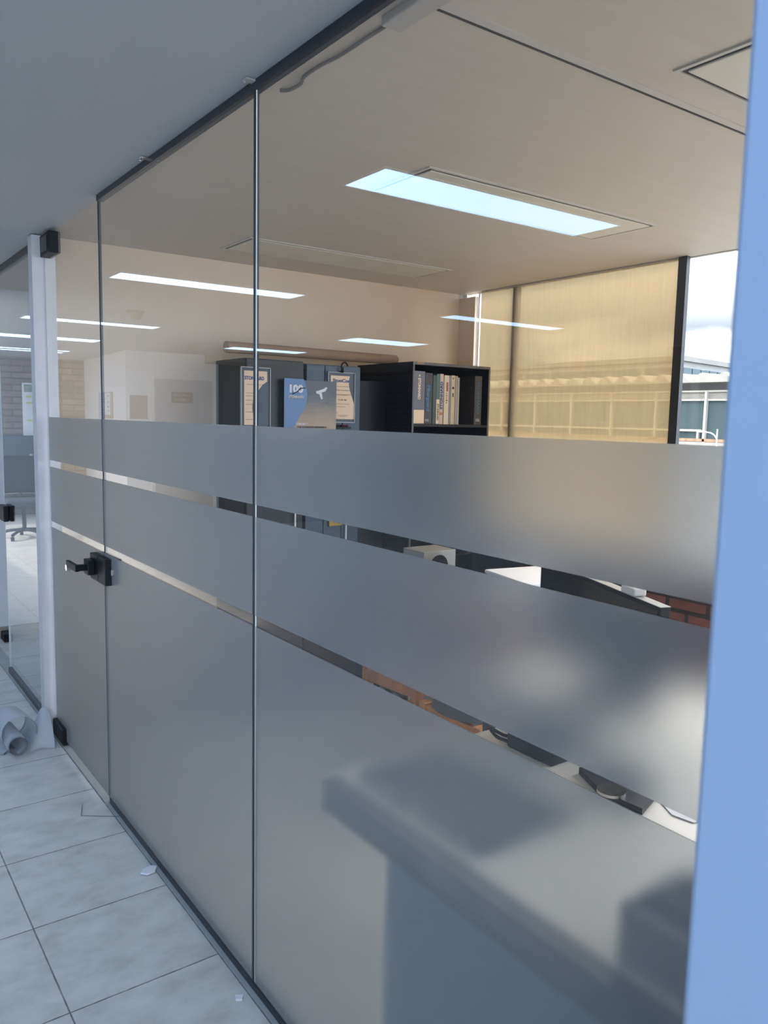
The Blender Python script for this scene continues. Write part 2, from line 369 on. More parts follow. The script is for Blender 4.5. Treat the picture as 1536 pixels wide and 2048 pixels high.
# pillar in front of the glass, close to the camera
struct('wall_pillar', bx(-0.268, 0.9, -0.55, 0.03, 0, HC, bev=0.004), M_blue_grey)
struct('wall_end', bx(0.88, 3.2, -0.12, 0.03, 0, HC), M_white)
# corridor
struct('wall_brick', bx(-14.25, -14.0, -3.2, 0.0, 0, HC), M_brick_cor)
e = bx(-14.25, -6.47, 0.0, 0.10, 0, 0.9); box(e, -14.25, -6.47, 0.0, 0.10, 2.45, HC); box(e, -14.25, -13.7, 0.0, 0.10, 0.9, 2.45); box(e, -6.7, -6.47, 0.0, 0.10, 0.9, 2.45)
struct('wall_glassline', e, M_white)
w3 = sempty('window_added', (-10.2, 0.05, 0.9))  # unseen window, added to bring daylight into the far corridor
f = bmesh.new()
for x in (-13.7, -11.4, -9.1, -6.75): box(f, x, x+0.05, 0.03, 0.08, 0.9, 2.45)
box(f, -13.7, -6.7, 0.03, 0.08, 0.9, 0.95); box(f, -13.7, -6.7, 0.03, 0.08, 2.40, 2.45)
obj('window_frame', f, M_whitefr, w3); obj('window_pane', bx(-13.66, -6.74, 0.05, 0.056, 0.95, 2.40), M_glass, w3)
prismb = prism(bmesh.new(), [(-14.2, -2.86), (-11.10, -2.60), (-11.10, -3.965), (-14.2, -3.965)], 'z', 0, HC)
struct('wall_equipment_room', prismb, M_white)
struct('wall_grey', bx(-11.35, -11.10, -6.9, -3.966, 0, HC), M_grey_wall)
struct('wall_back', bx(-11.3, 3.2, -7.05, -6.9, 0, HC), M_grey_wall)
sof = bx(-11.1, -10.35, -6.9, -3.75, 2.42, HC+0.01)
struct('trim_soffit', sof, mat('soffit_boards', (0.20, 0.195, 0.16), 0.6, var=0.12, vscale=5, stretch=(1, 18, 1)))
# corridor end wall with the daylight window (behind the camera)
e = bx(3.05, 3.2, -7.0, 0.0, 0, 0.62); box(e, 3.05, 3.2, -7.0, 0.0, 2.45, HC); box(e, 3.05, 3.2, -7.0, -5.75, 0.62, 2.45); box(e, 3.05, 3.2, -1.05, 0, 0.62, 2.45)
struct('wall_behind', e, M_white)
w2 = sempty('window_2', (3.12, -3.4, 0.62))
f = bmesh.new()
for y in (-5.75, -4.2, -2.62, -1.09): box(f, 3.10, 3.15, y, y+0.05, 0.62, 2.45)
box(f, 3.10, 3.15, -5.75, -1.05, 0.62, 0.67); box(f, 3.10, 3.15, -5.75, -1.05, 2.40, 2.45)
obj('window_frame', f, M_whitefr, w2); obj('window_pane', bx(3.118, 3.126, -5.7, -1.1, 0.67, 2.40), M_glass, w2)

# office window wall
w1 = sempty('window_1', (-1.3, 2.84, 0.955))
f = bmesh.new()
for x0, x1 in ((-3.803, -3.757), (-1.02, -0.95), (0.4, 0.47)): box(f, x0, x1, 2.745, 2.772, 0.956, HC)
box(f, -2.577, -2.527, 2.716, 2.744, 0.956, HC); box(f, -2.572, -2.560, 2.745, 2.765, 0.956, HC)
obj('mullion', f, M_dark, w1)
f = bmesh.new(); box(f, -4.29, 1.7, 2.745, 2.775, 0.955, 0.99); box(f, -4.29, 1.7, 2.755, 2.775, HC-0.006, HC)
box(f, -4.29, -4.25, 2.745, 2.775, 0.955, HC); box(f, -4.13, -4.118, 2.745, 2.765, 0.99, HC-0.006); box(f, 1.66, 1.7, 2.745, 2.775, 0.955, HC)
obj('window_frame', f, M_whitefr, w1)
obj('window_pane', bx(-4.26, 1.67, 2.766, 2.771, 0.98, HC-0.004), M_glass, w1)

struct('trim_5', bx(-4.292, -4.131, 2.715, 2.744, 0.956, HC-0.03), M_wall_off)
# roller blinds
def blind(x0, x1, label, z0=1.02):
    t = thing('roller_blind', label, 'blind', ((x0+x1)/2, 2.74, z0), 'tan roller blinds on the office window')
    b = bmesh.new(); rows = []
    for k in range(25):
        z = z0+(HC-0.006-z0)*k/24
        rows.append([(x0+(x1-x0)*j/12, 2.728+0.0015*math.sin(j*1.3+k*0.3), z) for j in range(13)])
    sheet(b, rows); obj('fabric', b, M_blind, t, smooth=True)
    b = bx(x0, x1, 2.724, 2.738, HC-0.007, HC-0.001, bev=0.001); obj('head_rail', b, M_frame, t)
    b = bx(x0, x1, 2.722, 2.735, z0-0.02, z0, bev=0.003); obj('bottom_bar', b, M_trunk, t)
blind(-4.085, -3.782, 'narrow tan roller blind beside the bookcase, left of the wide one')
blind(-3.780, -2.579, 'wide tan roller blind ending at the dark mullion')

# ------------------------------------------------------------------ glass partition
FILM = [(0.03, 1.098, -0.008), (1.130, 1.405, -0.008), (1.439, 1.653, -0.008)]
def bands(t, x0, x1, y=-0.0022):
    for z0, z1, _ in FILM:
        obj('frosted_band', bx(x0, x1, y-0.0016, y, z0, z1), M_film, t)
def pane(t, x0, x1, z0, z1, edge_l=True):
    obj('glass_pane', bx(x0, x1, 0.0, 0.010, z0, z1), M_glass, t)
g1 = thing('glass_wall_panel', 'large fixed clear glass panel with frosted bands beside the blue-grey pillar', 'glass panel', (-1.1, 0.005, 0), 'fixed panes of the office glass wall')
pane(g1, -1.9685, -0.13, 0.012, 2.52); bands(g1, -1.9665, -0.13)
obj('polished_edge', bx(-1.9690, -1.9666, -0.0012, 0.0015, 0.02, 2.515), M_edge, g1)
g2 = thing('glass_wall_panel', 'fixed frosted-banded glass panel between the door leaf and the widest panel', 'glass panel', (-2.66, 0.005, 0), 'fixed panes of the office glass wall')
pane(g2, -3.352, -1.978, 0.012, 2.52); bands(g2, -3.352, -1.981)
obj('edge_seal', bx(-1.9800, -1.9745, -0.0025, 0.011, 0.02, 2.515), M_edge_dark, g2)
g3 = thing('glass_door', 'frosted-banded glass door leaf with black square lock and lever', 'door', (-3.8, 0.005, 0))
pane(g3, -4.245, -3.360, 0.022, 2.525); bands(g3, -4.243, -3.361)
obj('edge_seal', bx(-3.3605, -3.357, -0.0025, 0.010, 0.02, 2.52), M_edge_dark, g3)
# pivot fittings
h = bx(-4.245, -4.07, -0.022, 0.032, 2.425, 2.525, bev=0.004); hp = obj('top_pivot', h, M_black, g3)
obj('pivot_cover', bx(-4.21, -4.10, -0.026, -0.022, 2.44, 2.51, bev=0.0015), M_rail, hp)
obj('bottom_pivot', bx(-4.245, -4.055, -0.024, 0.034, 0.012, 0.095, bev=0.004), M_black, g3)
# lock: square plate over the joint, cube rose, lever pointing to the hinge side
lk = obj('lock_case', bx(-3.475, -3.362, -0.030, 0.040, 0.975, 1.085, bev=0.003), M_black, g3)
obj('lock_keeper', bx(-3.359, -3.262, -0.030, 0.040, 0.975, 1.085, bev=0.003), M_black, g3)
obj('keyhole_mark', bx(-3.2625, -3.2615, -0.006, 0.006, 1.018, 1.040), M_chrome, lk)
obj('rose', bx(-3.470, -3.405, -0.058, -0.030, 0.998, 1.062, bev=0.003), M_black, lk)
lv = bx(-3.452, -3.425, -0.092, -0.058, 1.016, 1.042, bev=0.002); box(lv, -3.575, -3.425, -0.104, -0.088, 1.014, 1.042, bev=0.002)
obj('lever', lv, M_black, lk)
b = bmesh.new(); cyl(b, (-3.568, -0.106, 1.010), (-3.568, -0.088, 1.010), 0.014); obj('lever_end', b, M_chrome, lk, smooth=False)

# rails
r1 = thing('ceiling_rail', 'black ceiling channel holding the office glass wall', 'rail', (-1.7, 0.01, HC), None)
obj('channel', bx(-3.362, 0.0, -0.006, 0.020, 2.516, HC, bev=0.001), M_rail, r1)
for x, yy in ((-1.975, -0.022), (-2.77, -0.020)):
    b = bx(x-0.012, x+0.012, -0.032, -0.004, HC-0.006, HC-0.001, bev=0.001); cyl(b, (x-0.006, -0.028, HC-0.012), (x-0.006, -0.028, HC-0.004), 0.004)
    obj('clip', b, M_chrome if x < -2.5 else M_trunk, r1)
r2 = obj('floor_rail', bx(-3.345, -0.1, -0.006, 0.024, 0.0, 0.026, bev=0.002), M_rail); tag(r2, 'black floor channel running under the two large fixed glass panels', 'rail')

# white jamb post with smudged face
t = thing('jamb_post', 'white square post between the two glass office fronts', 'post', (-4.31, -0.01, 0))
obj('post_body', bx(-4.35, -4.272, -0.055, 0.055, 0, 2.535, bev=0.002), mat('smudged_white_paint', (0.72, 0.69, 0.70), 0.55, var=0.05, vscale=10), t)
obj('corner_bead', bx(-4.272, -4.262, 0.004, 0.055, 0.02, 2.53), M_whitefr, t)

# next office front
g4 = thing('glass_wall_panel', 'clear unfrosted glass panel left of the white post, showing a reflected brick wall', 'glass panel', (-4.9, 0.005, 0), 'fixed panes of the office glass wall')
pane(g4, -5.450, -4.352, 0.02, 2.52)
obj('polished_edge', bx(-5.456, -5.4505, -0.001, 0.009, 0.02, 2.515), M_edge, g4)
tag(obj('ceiling_rail', bx(-6.2, -4.56, -0.006, 0.020, 2.500, HC, bev=0.001), M_rail), 'black ceiling channel over the unfrosted glass left of the post', 'rail')
tag(obj('floor_rail', bx(-5.455, -4.36, -0.010, 0.014, 0.003, 0.040, bev=0.002), M_rail), 'black floor channel under the unfrosted glass left of the post', 'rail')
lp = thing('glass_door_lock', 'black lock keeper on the free edge of the unfrosted glass', 'lock', (-5.43, 0, 1.0))
obj('keeper', bx(-5.47, -5.33, -0.030, 0.0, 0.998, 1.095, bev=0.004), M_black, lp)
obj('back_plate', bx(-5.47, -5.33, 0.010, 0.036, 0.998, 1.095, bev=0.004), M_black, lp)
tag(obj('door_pivot', bx(-6.32, -6.20, 0.10, 0.16, 0.004, 0.062, bev=0.003), M_black), 'black door pivot low by the white far wall, at the left edge', 'door fitting')

# ------------------------------------------------------------------ office ceiling lights (off)
def panel_light(x0, x1, y0, y1, label):
    t = thing('recessed_ceiling_light', label, 'ceiling light', ((x0+x1)/2, (y0+y1)/2, HC), 'unlit ceiling lights in the office')
    b = bmesh.new()
    for a in ((x0, x1, y0, y0+0.012), (x0, x1, y1-0.012, y1), (x0, x0+0.012, y0+0.012, y1-0.012), (x1-0.012, x1, y0+0.012, y1-0.012)): box(b, *a, HC-0.005, HC+0.003)
    obj('frame', b, M_frame, t)
    obj('gap', bx(x0+0.012, x1-0.012, y0+0.012, y1-0.012, HC-0.0015, HC+0.002), M_gap, t)
    obj('diffuser', bx(x0+0.025, x1-0.025, y0+0.025, y1-0.025, HC-0.007, HC-0.0016, bev=0.002), M_off, t)
panel_light(-2.60, -2.232, 0.785, 2.06, 'unlit rectangular ceiling panel light nearest the glass, behind the big blue reflection')
panel_light(-3.975, -3.63, 0.80, 2.08, 'unlit ceiling panel light above the bookcase, farthest into the office')
panel_light(-1.275, -0.92, 0.775, 2.06, 'unlit ceiling panel light at the upper right edge, in a dark gap')

# corridor luminaires (lit), seen mirrored in the glass
def lum(name, x0, x1, y0, y1, label):
    t = thing('lit_ceiling_light', label, 'ceiling light', ((x0+x1)/2, (y0+y1)/2, HC), 'lit corridor ceiling lights mirrored in the glass')
    b = bmesh.new(); w = 0.008
    for a in ((x0, x1, y0, y0+w), (x0, x1, y1-w, y1), (x0, x0+w, y0+w, y1-w), (x1-w, x1, y0+w, y1-w)): box(b, *a, HC-0.006, HC+0.003)
    obj('frame', b, M_wplast, t); obj('diffuser', bx(x0+w, x1-w, y0+w, y1-w, HC-0.004, HC+0.002), M_diff, t)
lum('A', -2.605, -2.328, -1.94, -0.668, 'largest lit blue-white ceiling light mirrored in the big glass panel')
lum('B', -5.28, -5.03, -1.93, -0.615, 'lit ceiling light mirrored across the dark glass joint')
lum('C', -5.32, -5.11, -4.72, -3.37, 'faint lit ceiling light mirrored over the tan blind')
lum('E', -7.70, -7.26, -4.86, -3.86, 'short lit ceiling light mirrored above the bookcase side')
lum('D', -9.75, -9.40, -4.50, -3.42, 'lit ceiling light mirrored just above the cardboard tube')
lum('F', -8.11, -7.87, -1.92, -0.66, 'lit ceiling light mirrored in the door leaf, upper of the two long lines')
lum('G', -10.20, -9.83, -1.93, -0.66, 'lit ceiling light mirrored in the door leaf, second long line down')
lum('H', -12.45, -12.30, -2.1, -0.5, 'thin far lit tube light mirrored at left, lower of the close pair')
lum('H', -12.08, -11.93, -2.1, -0.5, 'thin far lit tube light mirrored at left, upper of the close pair')
for x in (-2.60, 0.15, 2.3):
    if x > 0: lum('K', x, x+0.27, -1.94, -0.668, 'added unseen ceiling light '+('just above the near side of the pillar' if x < 1 else 'nearest the daylight window behind the camera'))  # out-of-view lights added to brighten the corridor floor
lum('K', -2.60, -2.33, -4.72, -3.37, 'added unseen ceiling light far to the right, hidden by the pillar')  # also added for corridor brightness, out of view
# smoke detector
t = thing('smoke_detector', 'round white smoke detector on the corridor ceiling, mirrored in the glass', 'smoke detector', (-6.85, -1.32, HC))
b = bmesh.new(); cyl(b, (-6.85, -1.32, HC-0.02), (-6.85, -1.32, HC), 0.075, n=40); obj('base', b, M_trunk, t)
b = bmesh.new(); cyl(b, (-6.85, -1.32, HC-0.075), (-6.85, -1.32, HC-0.02), 0.035, 0.062, n=40); obj('chamber', b, M_frame, t)

# ------------------------------------------------------------------ corridor doors and signs (mirrored in the glass)
d1 = sempty('door_1', (-11.1, -3.43, 0))
f = bmesh.new(); X = -11.1
for a in ((-3.93, -3.875, 0, 2.23), (-2.995, -2.94, 0, 2.23), (-3.875, -2.995, 2.175, 2.23)): box(f, X-0.01, X+0.025, a[0], a[1], a[2], a[3], bev=0.003)
obj('door_frame', f, M_whitefr, d1); obj('door_leaf', bx(X-0.01, X+0.008, -3.872, -2.998, 0.005, 2.172), mat('grey_white_door', (0.46, 0.50, 0.54), 0.5), d1)
b = bmesh.new(); cyl(b, (X+0.008, -3.08, 1.0), (X+0.05, -3.08, 1.0), 0.012); cyl(b, (X+0.05, -3.08, 1.0), (X+0.05, -3.19, 1.0), 0.009); obj('door_handle', b, M_chrome, d1)
s = thing('door_sign', 'grey lettered plate on the white computer room door', 'sign', (X+0.01, -3.40, 1.92))
obj('plate', bx(X+0.009, X+0.014, -3.565, -3.242, 1.842, 1.996, bev=0.001), mat('grey_sign_plate', (0.05, 0.045, 0.07), 0.5), s)
M_signw = mat('pale_sign_letters', (0.55, 0.55, 0.6), 0.6)
lettering('lettering', 'CUARTO DE', (X+0.0145, -3.40, 1.952), 0.052, 'face+x', M_signw, s, bold=0.001, width=0.25)
lettering('lettering', 'COMPUTO', (X+0.0145, -3.40, 1.885), 0.052, 'face+x', M_signw, s, bold=0.001, width=0.22)
tag(obj('notice_board', bx(X, X+0.014, -2.90, -2.65, 1.605, 1.93, bev=0.002), mat('tan_board', (0.34, 0.29, 0.26), 0.8)), 'small tan board on the white wall left of the lettered door', 'notice board')
d2 = sempty('door_2', (X, -4.6, 0))
f = bmesh.new()
for a in ((-5.15, -5.10, 0, 2.19), (-4.12, -4.05, 0, 2.19), (-5.10, -4.12, 2.14, 2.19)): box(f, X-0.01, X+0.02, a[0], a[1], a[2], a[3], bev=0.003)
obj('door_frame', f, mat('slate_frame', (0.12, 0.14, 0.16), 0.5), d2); obj('door_leaf', bx(X-0.01, X+0.006, -5.098, -4.122, 0.005, 2.138), mat('slate_door', (0.085, 0.115, 0.14), 0.5), d2)
s = thing('door_sign', 'navy plate on the dark slate door', 'sign', (X+0.01, -4.54, 1.81))
obj('plate', bx(X+0.007, X+0.012, -4.68, -4.40, 1.728, 1.893, bev=0.001), mat('navy_plate', (0.01, 0.015, 0.07), 0.4), s)
for k, z in enumerate((1.835, 1.785)): obj('text_line', bx(X+0.012, X+0.0126, -4.64+0.02*k, -4.44, z-0.008, z+0.008), mat('navy_text%d' % k, (0.07, 0.09, 0.2), 0.5), s)
# papers on the slanted white wall: wall runs from (-14.2,-2.86) to (-11.1,-2.60)
def slant_box(x0, x1, z0, z1, d0, d1):
    k = 0.26/3.1
    def yy(x): return -2.60-(-11.10-x)*k
    b = bmesh.new(); vs = []
    for x, d, z in ((x0, d0, z0), (x1, d0, z0), (x1, d1, z0), (x0, d1, z0), (x0, d0, z1), (x1, d0, z1), (x1, d1, z1), (x0, d1, z1)): vs.append(b.verts.new((x, yy(x)+d, z)))
    for q in ((0, 1, 2, 3), (4, 5, 6, 7), (0, 1, 5, 4), (1, 2, 6, 5), (2, 3, 7, 6), (3, 0, 4, 7)): b.faces.new([vs[i] for i in q])
    return b
t = thing('wall_notice', 'blue-white notice sheet on the white wall, left of the framed one', 'notice', (-12.7, -2.74, 1.5))
obj('sheet', slant_box(-12.86, -12.45, 1.55, 1.99, 0.002, 0.008), mat('bluish_paper', (0.55, 0.60, 0.75), 0.7), t)
for k in range(9): obj('text_line', slant_box(-12.80, -12.50-0.05*(k % 3), 1.60+0.04*k, 1.612+0.04*k, 0.008, 0.009), mat('txt%d' % k, (0.25, 0.28, 0.42), 0.7) if k == 0 else MATS['txt0'], t)
t = thing('framed_notice', 'white notice in a tan frame on the white wall', 'notice', (-12.1, -2.69, 1.6))
obj('frame', slant_box(-12.42, -11.88, 1.60, 1.99, 0.002, 0.014), mat('tan_frame', (0.42, 0.34, 0.26), 0.7), t)
obj('sheet', slant_box(-12.36, -12.00, 1.65, 1.975, 0.014, 0.018), M_pap2, t)
for z in (1.70, 1.76, 1.83, 1.92): obj('text_line', slant_box(-12.2, -12.07, z, z+0.02, 0.018, 0.019), MATS['txt0'], t)
# poster on the brick wall
t = thing('wall_poster', 'tall blue-white poster on the corridor brick wall, mirrored in the left glass', 'poster', (-14.0, -2.1, 1.27))
obj('sheet', bx(-13.998, -13.992, -2.36, -1.86, 1.265, 2.135), M_pap2, t)
obj('header_photo', bx(-13.992, -13.990, -2.34, -1.89, 1.99, 2.11), mat('grey_green_print', (0.25, 0.30, 0.28), 0.7, var=0.4, vscale=12), t)
for k, (z, c) in enumerate(((1.90, (0.55, 0.65, 0.1)), (1.80, (0.5, 0.6, 0.15)), (1.52, (0.6, 0.65, 0.2)))): obj('printed_band', bx(-13.992, -13.990, -2.3, -1.92, z, z+0.03), mat('yellow_green_band%d' % k, c, 0.7), t)
for k in range(10): obj('text_line', bx(-13.992, -13.990, -2.31, -2.0-0.02*(k % 3), 1.33+0.045*k+(0.1 if k > 3 else 0), 1.336+0.045*k+(0.1 if k > 3 else 0)), MATS['txt0'], t)

# workstation mirrored in the left glass
t = thing('corridor_desk', 'desk with a slate screen by the brick wall, mirrored in the left glass', 'desk', (-13.6, -1.2, 0))
obj('desk_top', bx(-13.9, -13.2, -2.3, -0.35, 0.80, 0.835, bev=0.004), M_deskfr, t)
obj('privacy_screen', bx(-13.88, -13.84, -2.3, -0.35, 0.92, 1.29, bev=0.006), mat('slate_screen_fabric', (0.06, 0.10, 0.135), 0.9, bump=0.1, bscale=200), t)
obj('modesty_panel', bx(-13.85, -13.83, -2.25, -0.4, 0.36, 0.80), M_lgrey, t)
for y in (-2.27, -0.38):
    for x in (-13.86, -13.27): obj('leg', bx(x, x+0.04, y-0.02, y+0.02, 0, 0.80), M_deskfr, t)
tag(obj('tissue_pack', prism(bmesh.new(), [(-1.96, 0.836), (-1.80, 0.836), (-1.83, 0.94), (-1.88, 1.01), (-1.93, 0.94)], 'x', -13.62, -13.52), M_lgrey), 'peaked pale grey object standing on the mirrored desk', 'desk item')
tag(obj('paper_stack', bx(-13.55, -13.3, -1.75, -1.5, 0.836, 0.86), M_pap2), 'low white paper stack on the mirrored desk', 'paper')

def office_chair(cx, cy, rot, label='dark mesh-back swivel office chair mirrored in the left glass'):
    t = thing('office_chair', label, 'chair', (0, 0, 0))
    X = Matrix.Translation((cx, cy, 0)) @ Matrix.Rotation(rot, 4, 'Z')
    D = mat('chair_black_plastic', (0.03, 0.04, 0.05), 0.5); Fb = mat('chair_mesh', (0.035, 0.05, 0.065), 0.9)
    b = bx(-0.24, 0.24, -0.24, 0.24, 0.44, 0.52, bev=0.03, seg=3); obj('seat', b, Fb, t, xf=X)
    b = bmesh.new(); rows = []
    for k in range(9):
        z = 0.58+0.50*k/8; w = 0.21+0.03*math.sin(k/8*math.pi)
        rows.append([(-w+2*w*j/8, 0.25+0.05*(k/8)-0.05*(1-((j-4)/4)**2)*-1, z) for j in range(9)])
    sheet(b, rows); bmesh.ops.solidify(b, geom=b.faces[:], thickness=0.02); obj('backrest', b, Fb, t, xf=X, smooth=True)
    b = bmesh.new(); tube(b, smooth_pts([(0, 0.10, 0.42), (0, 0.30, 0.45), (0, 0.335, 0.62), (0, 0.34, 0.80)]), 0.02); obj('back_bracket', b, D, t, xf=X)
    for s in (-1, 1):
        b = bmesh.new(); tube(b, smooth_pts([(s*0.22, 0.08, 0.46), (s*0.29, 0.08, 0.50), (s*0.29, 0.06, 0.66), (s*0.29, -0.05, 0.69), (s*0.29, -0.16, 0.69)]), 0.018); obj('armrest', b, D, t, xf=X)
    b = bmesh.new(); cyl(b, (0, 0, 0.09), (0, 0, 0.44), 0.026); obj('gas_lift', b, D, t, xf=X)
    for k in range(5):
        a = k*2*math.pi/5+0.3; b = bmesh.new(); ex, ey = math.cos(a)*0.30, math.sin(a)*0.30
        tube(b, [(0, 0, 0.12), (ex*0.6, ey*0.6, 0.105), (ex, ey, 0.075)], 0.02); ft = obj('base_arm', b, D, t, xf=X)
        b = bmesh.new(); cyl(b, (ex-0.02, ey, 0.028), (ex+0.02, ey, 0.028), 0.028); obj('caster', b, D, ft, xf=X)
    return t
office_chair(-11.35, -1.30, R(95))

# ------------------------------------------------------------------ office furniture along the left wall
# charcoal cabinet, slate locker
FX = -3.90
t = thing('storage_cabinet', 'charcoal storage cabinet against the left wall, behind the warm certificate', 'cabinet', (-4.1, 1.09, 0))
obj('cabinet_body', bx(-4.285, FX-0.018, 0.91, 1.265, 0.62, 1.985, bev=0.002), M_cab2, t)
obj('door', bx(FX-0.018, FX, 0.915, 1.26, 0.64, 1.98, bev=0.002), M_cab2, t)
obj('base_drawer', bx(-4.285, FX, 0.91, 1.265, 0.0, 0.62, bev=0.002), M_brown, t)
b = bx(FX, FX+0.012, 1.205, 1.212, 0.98, 1.40); obj('edge_strip', b, M_whitefr, t)
t = thing('locker', 'slate blue metal locker between the charcoal cabinet and the black bookcase', 'locker', (-4.1, 1.44, 0))
obj('locker_body', bx(-4.285, FX-0.015, 1.275, 1.640, 0.62, 1.975, bev=0.002), M_blue_lock, t)
for a, c in ((1.278, 1.395), (1.399, 1.516), (1.520, 1.637)): obj('door', bx(FX-0.015, FX, a, c, 0.64, 1.97, bev=0.002), M_blue_lock, t)
obj('base_drawer', bx(-4.285, FX, 1.275, 1.640, 0.0, 0.62, bev=0.002), M_brown, t)
obj('edge_strip', bx(FX, FX+0.012, 1.545, 1.552, 0.90, 1.30), M_whitefr, t)
tag(obj('brass_plate', bx(FX+0.001, FX+0.012, 1.43, 1.52, 1.055, 1.11, bev=0.003), mat('aged_brass', (0.38, 0.26, 0.07), 0.4, metal=0.6)), 'brass coloured plate on the slate locker, seen through the upper clear slit', 'plate')
tag(obj('dark_file_box', bx(-4.28, -3.95, 1.655, 1.86, 0.0, 1.90, bev=0.004), M_cab), 'tall narrow black cupboard squeezed beside the slate locker', 'cupboard')

# bookcase
t = thing('bookcase', 'black open-front metal bookcase with ribbed side panel', 'bookcase', (-4.0, 2.18, 0))
bk0, bk1, bf, bb = 1.875, 2.482, -3.712, -4.285
b = bmesh.new()
box(b, bb, bf, bk0, bk0+0.012, 0, 2.012)
for k in range(64): box(b, bb+0.02, bf-0.025, bk0-0.004, bk0+0.002, 0.06+k*0.03, 0.075+k*0.03, bev=0.0015, seg=1)
obj('side_panel', b, M_cab, t); obj('side_panel', bx(bb, bf, bk1-0.012, bk1, 0, 2.012), M_cab, t)
obj('back_panel', bx(bb, bb+0.01, bk0+0.012, bk1-0.012, 0, 2.0), M_cab, t)
obj('top_panel', bx(bb, bf, bk0+0.0121, bk1-0.0121, 1.994, 2.012), M_cab, t)
for z in (0.05, 0.45, 0.85, 1.25, 1.643): obj('shelf', bx(bb+0.01, bf, bk0+0.0121, bk1-0.0121, z-0.006, z+0.010, bev=0.001), M_cab, t)
for y0, y1 in ((bk0, bk0+0.012), (bk1-0.012, bk1)): obj('edge_trim', bx(bf, bf+0.004, y0, y1, 0, 2.012), mat('bookcase_edge', (0.10, 0.10, 0.105), 0.4), t)
obj('edge_trim', bx(bf, bf+0.004, bk0+0.012, bk1-0.012, 1.996, 2.012), MATS['bookcase_edge'], t)
obj('brown_label', bx(bf+0.004, bf+0.005, 1.90, 1.955, 1.998, 2.010), M_card, t)
tag(obj('asset_sticker', bx(-4.03, -3.97, 1.8695, 1.8705, 1.672, 1.745), mat('pale_blue_sticker', (0.16, 0.24, 0.36), 0.6, var=0.4, vscale=60)), 'small pale blue sticker on the ribbed bookcase side', 'sticker')

# books
def book(y0, y1, zt, color, name, label, depth=0.22, rough=0.5, lean=0.0, zb=1.6535):
    t = thing(name, label, 'binder' if 'binder' in name else 'book', (-3.83, (y0+y1)/2, zb), 'books and binders on the top shelf of the black bookcase')
    x1 = bf-0.012; x0 = x1-depth
    m = mat('cover_'+str(len(MATS)), color, rough, var=0.04)
    b = bmesh.new(); th = 0.0025
    box(b, x0, x1, y0, y0+th, zb, zt); box(b, x0, x1, y1-th, y1, zb, zt); box(b, x1-th, x1, y0+th, y1-th, zb, zt, bev=0)
    obj('cover', b, m, t); obj('pages', bx(x0+0.005, x1-th-0.001, y0+th, y1-th, zb+0.003, zt-0.005), M_pap2, t)
    return t, x1
t, x = book(1.893, 1.978, 1.960, (0.17, 0.17, 0.22), 'ring_binder', 'grey-violet binder with cream lower label, first at the left on the shelf')
obj('spine_label', bx(x, x+0.001, 1.895, 1.976, 1.656, 1.735), M_paper, t); lettering('lettering', 'STONHARD', (x+0.001, 1.935, 1.858), 0.026, 'down', M_paper, t, bold=0.0012, width=0.125)
b = bmesh.new(); cyl(b, (x, 1.936, 1.934), (x+0.0015, 1.936, 1.934), 0.006); obj('spine_hole', b, M_paper, t)
t, x = book(1.981, 2.035, 1.952, (0.055, 0.055, 0.06), 'ring_binder', 'dark grey binder with blue lettering, second from the left')
M_bl = mat('bright_blue_print', (0.05, 0.20, 0.42), 0.5)
lettering('lettering', 'Fiberguard', (x+0.001, 2.004, 1.805), 0.034, 'down', M_bl, t, bold=0.0012, width=0.15)
for z in (1.672, 1.679): obj('text_line', bx(x, x+0.001, 1.985, 2.012, z-0.001, z+0.001), M_pap2, t)
t, x = book(2.040, 2.066, 1.940, (0.03, 0.07, 0.08), 'book', 'dark teal thin book beside the dark grey binder', rough=0.3)
t, x = book(2.067, 2.090, 1.948, (0.07, 0.15, 0.14), 'book', 'green book with a cream lower spine panel', rough=0.3)
obj('spine_label', bx(x, x+0.001, 2.067, 2.090, 1.656, 1.80), M_paper, t); lettering('lettering', 'STONHARD', (x+0.001, 2.079, 1.725), 0.016, 'down', mat('green_print', (0.08, 0.16, 0.13), 0.6), t, bold=0.001, width=0.10)
t, x = book(2.093, 2.119, 1.952, (0.66, 0.53, 0.44), 'book', 'cream book with navy lettering reading upward')
lettering('lettering', 'STONHARD', (x+0.001, 2.106, 1.825), 0.025, 'rise', M_inkblue, t, bold=0.0012, width=0.165)
obj('spine_band', bx(x, x+0.001, 2.094, 2.118, 1.708, 1.725), mat('orange_band', (0.5, 0.2, 0.1), 0.6), t)
t, x = book(2.127, 2.163, 1.945, (0.72, 0.62, 0.47), 'book', 'cream book with red vertical lettering')
M_red = mat('red_print', (0.40, 0.10, 0.08), 0.6)
obj('spine_band', bx(x, x+0.001, 2.143, 2.156, 1.85, 1.905), M_red, t)
for k in range(5): obj('spine_mark', bx(x, x+0.001, 2.143, 2.148+0.004*(k % 2), 1.835-k*0.014, 1.842-k*0.014), M_red if k < 3 else M_ink, t)
t, x = book(2.165, 2.178, 1.943, (0.23, 0.24, 0.27), 'book', 'thin grey folder between the two cream books', rough=0.4)
t, x = book(2.181, 2.210, 1.947, (0.60, 0.50, 0.34), 'book', 'yellowish cream book with small round mark')
b = bmesh.new(); cyl(b, (x, 2.196, 1.872), (x+0.001, 2.196, 1.872), 0.008); obj('spine_mark', b, M_ink, t)
obj('spine_mark', bx(x, x+0.001, 2.192, 2.200, 1.818, 1.842), M_ink, t); obj('spine_mark', bx(x, x+0.001, 2.192, 2.199, 1.925, 1.932), M_ink, t)
t, x = book(2.213, 2.232, 1.945, (0.36, 0.33, 0.30), 'book', 'worn grey-beige catalogue at the right end of the row', rough=0.8)
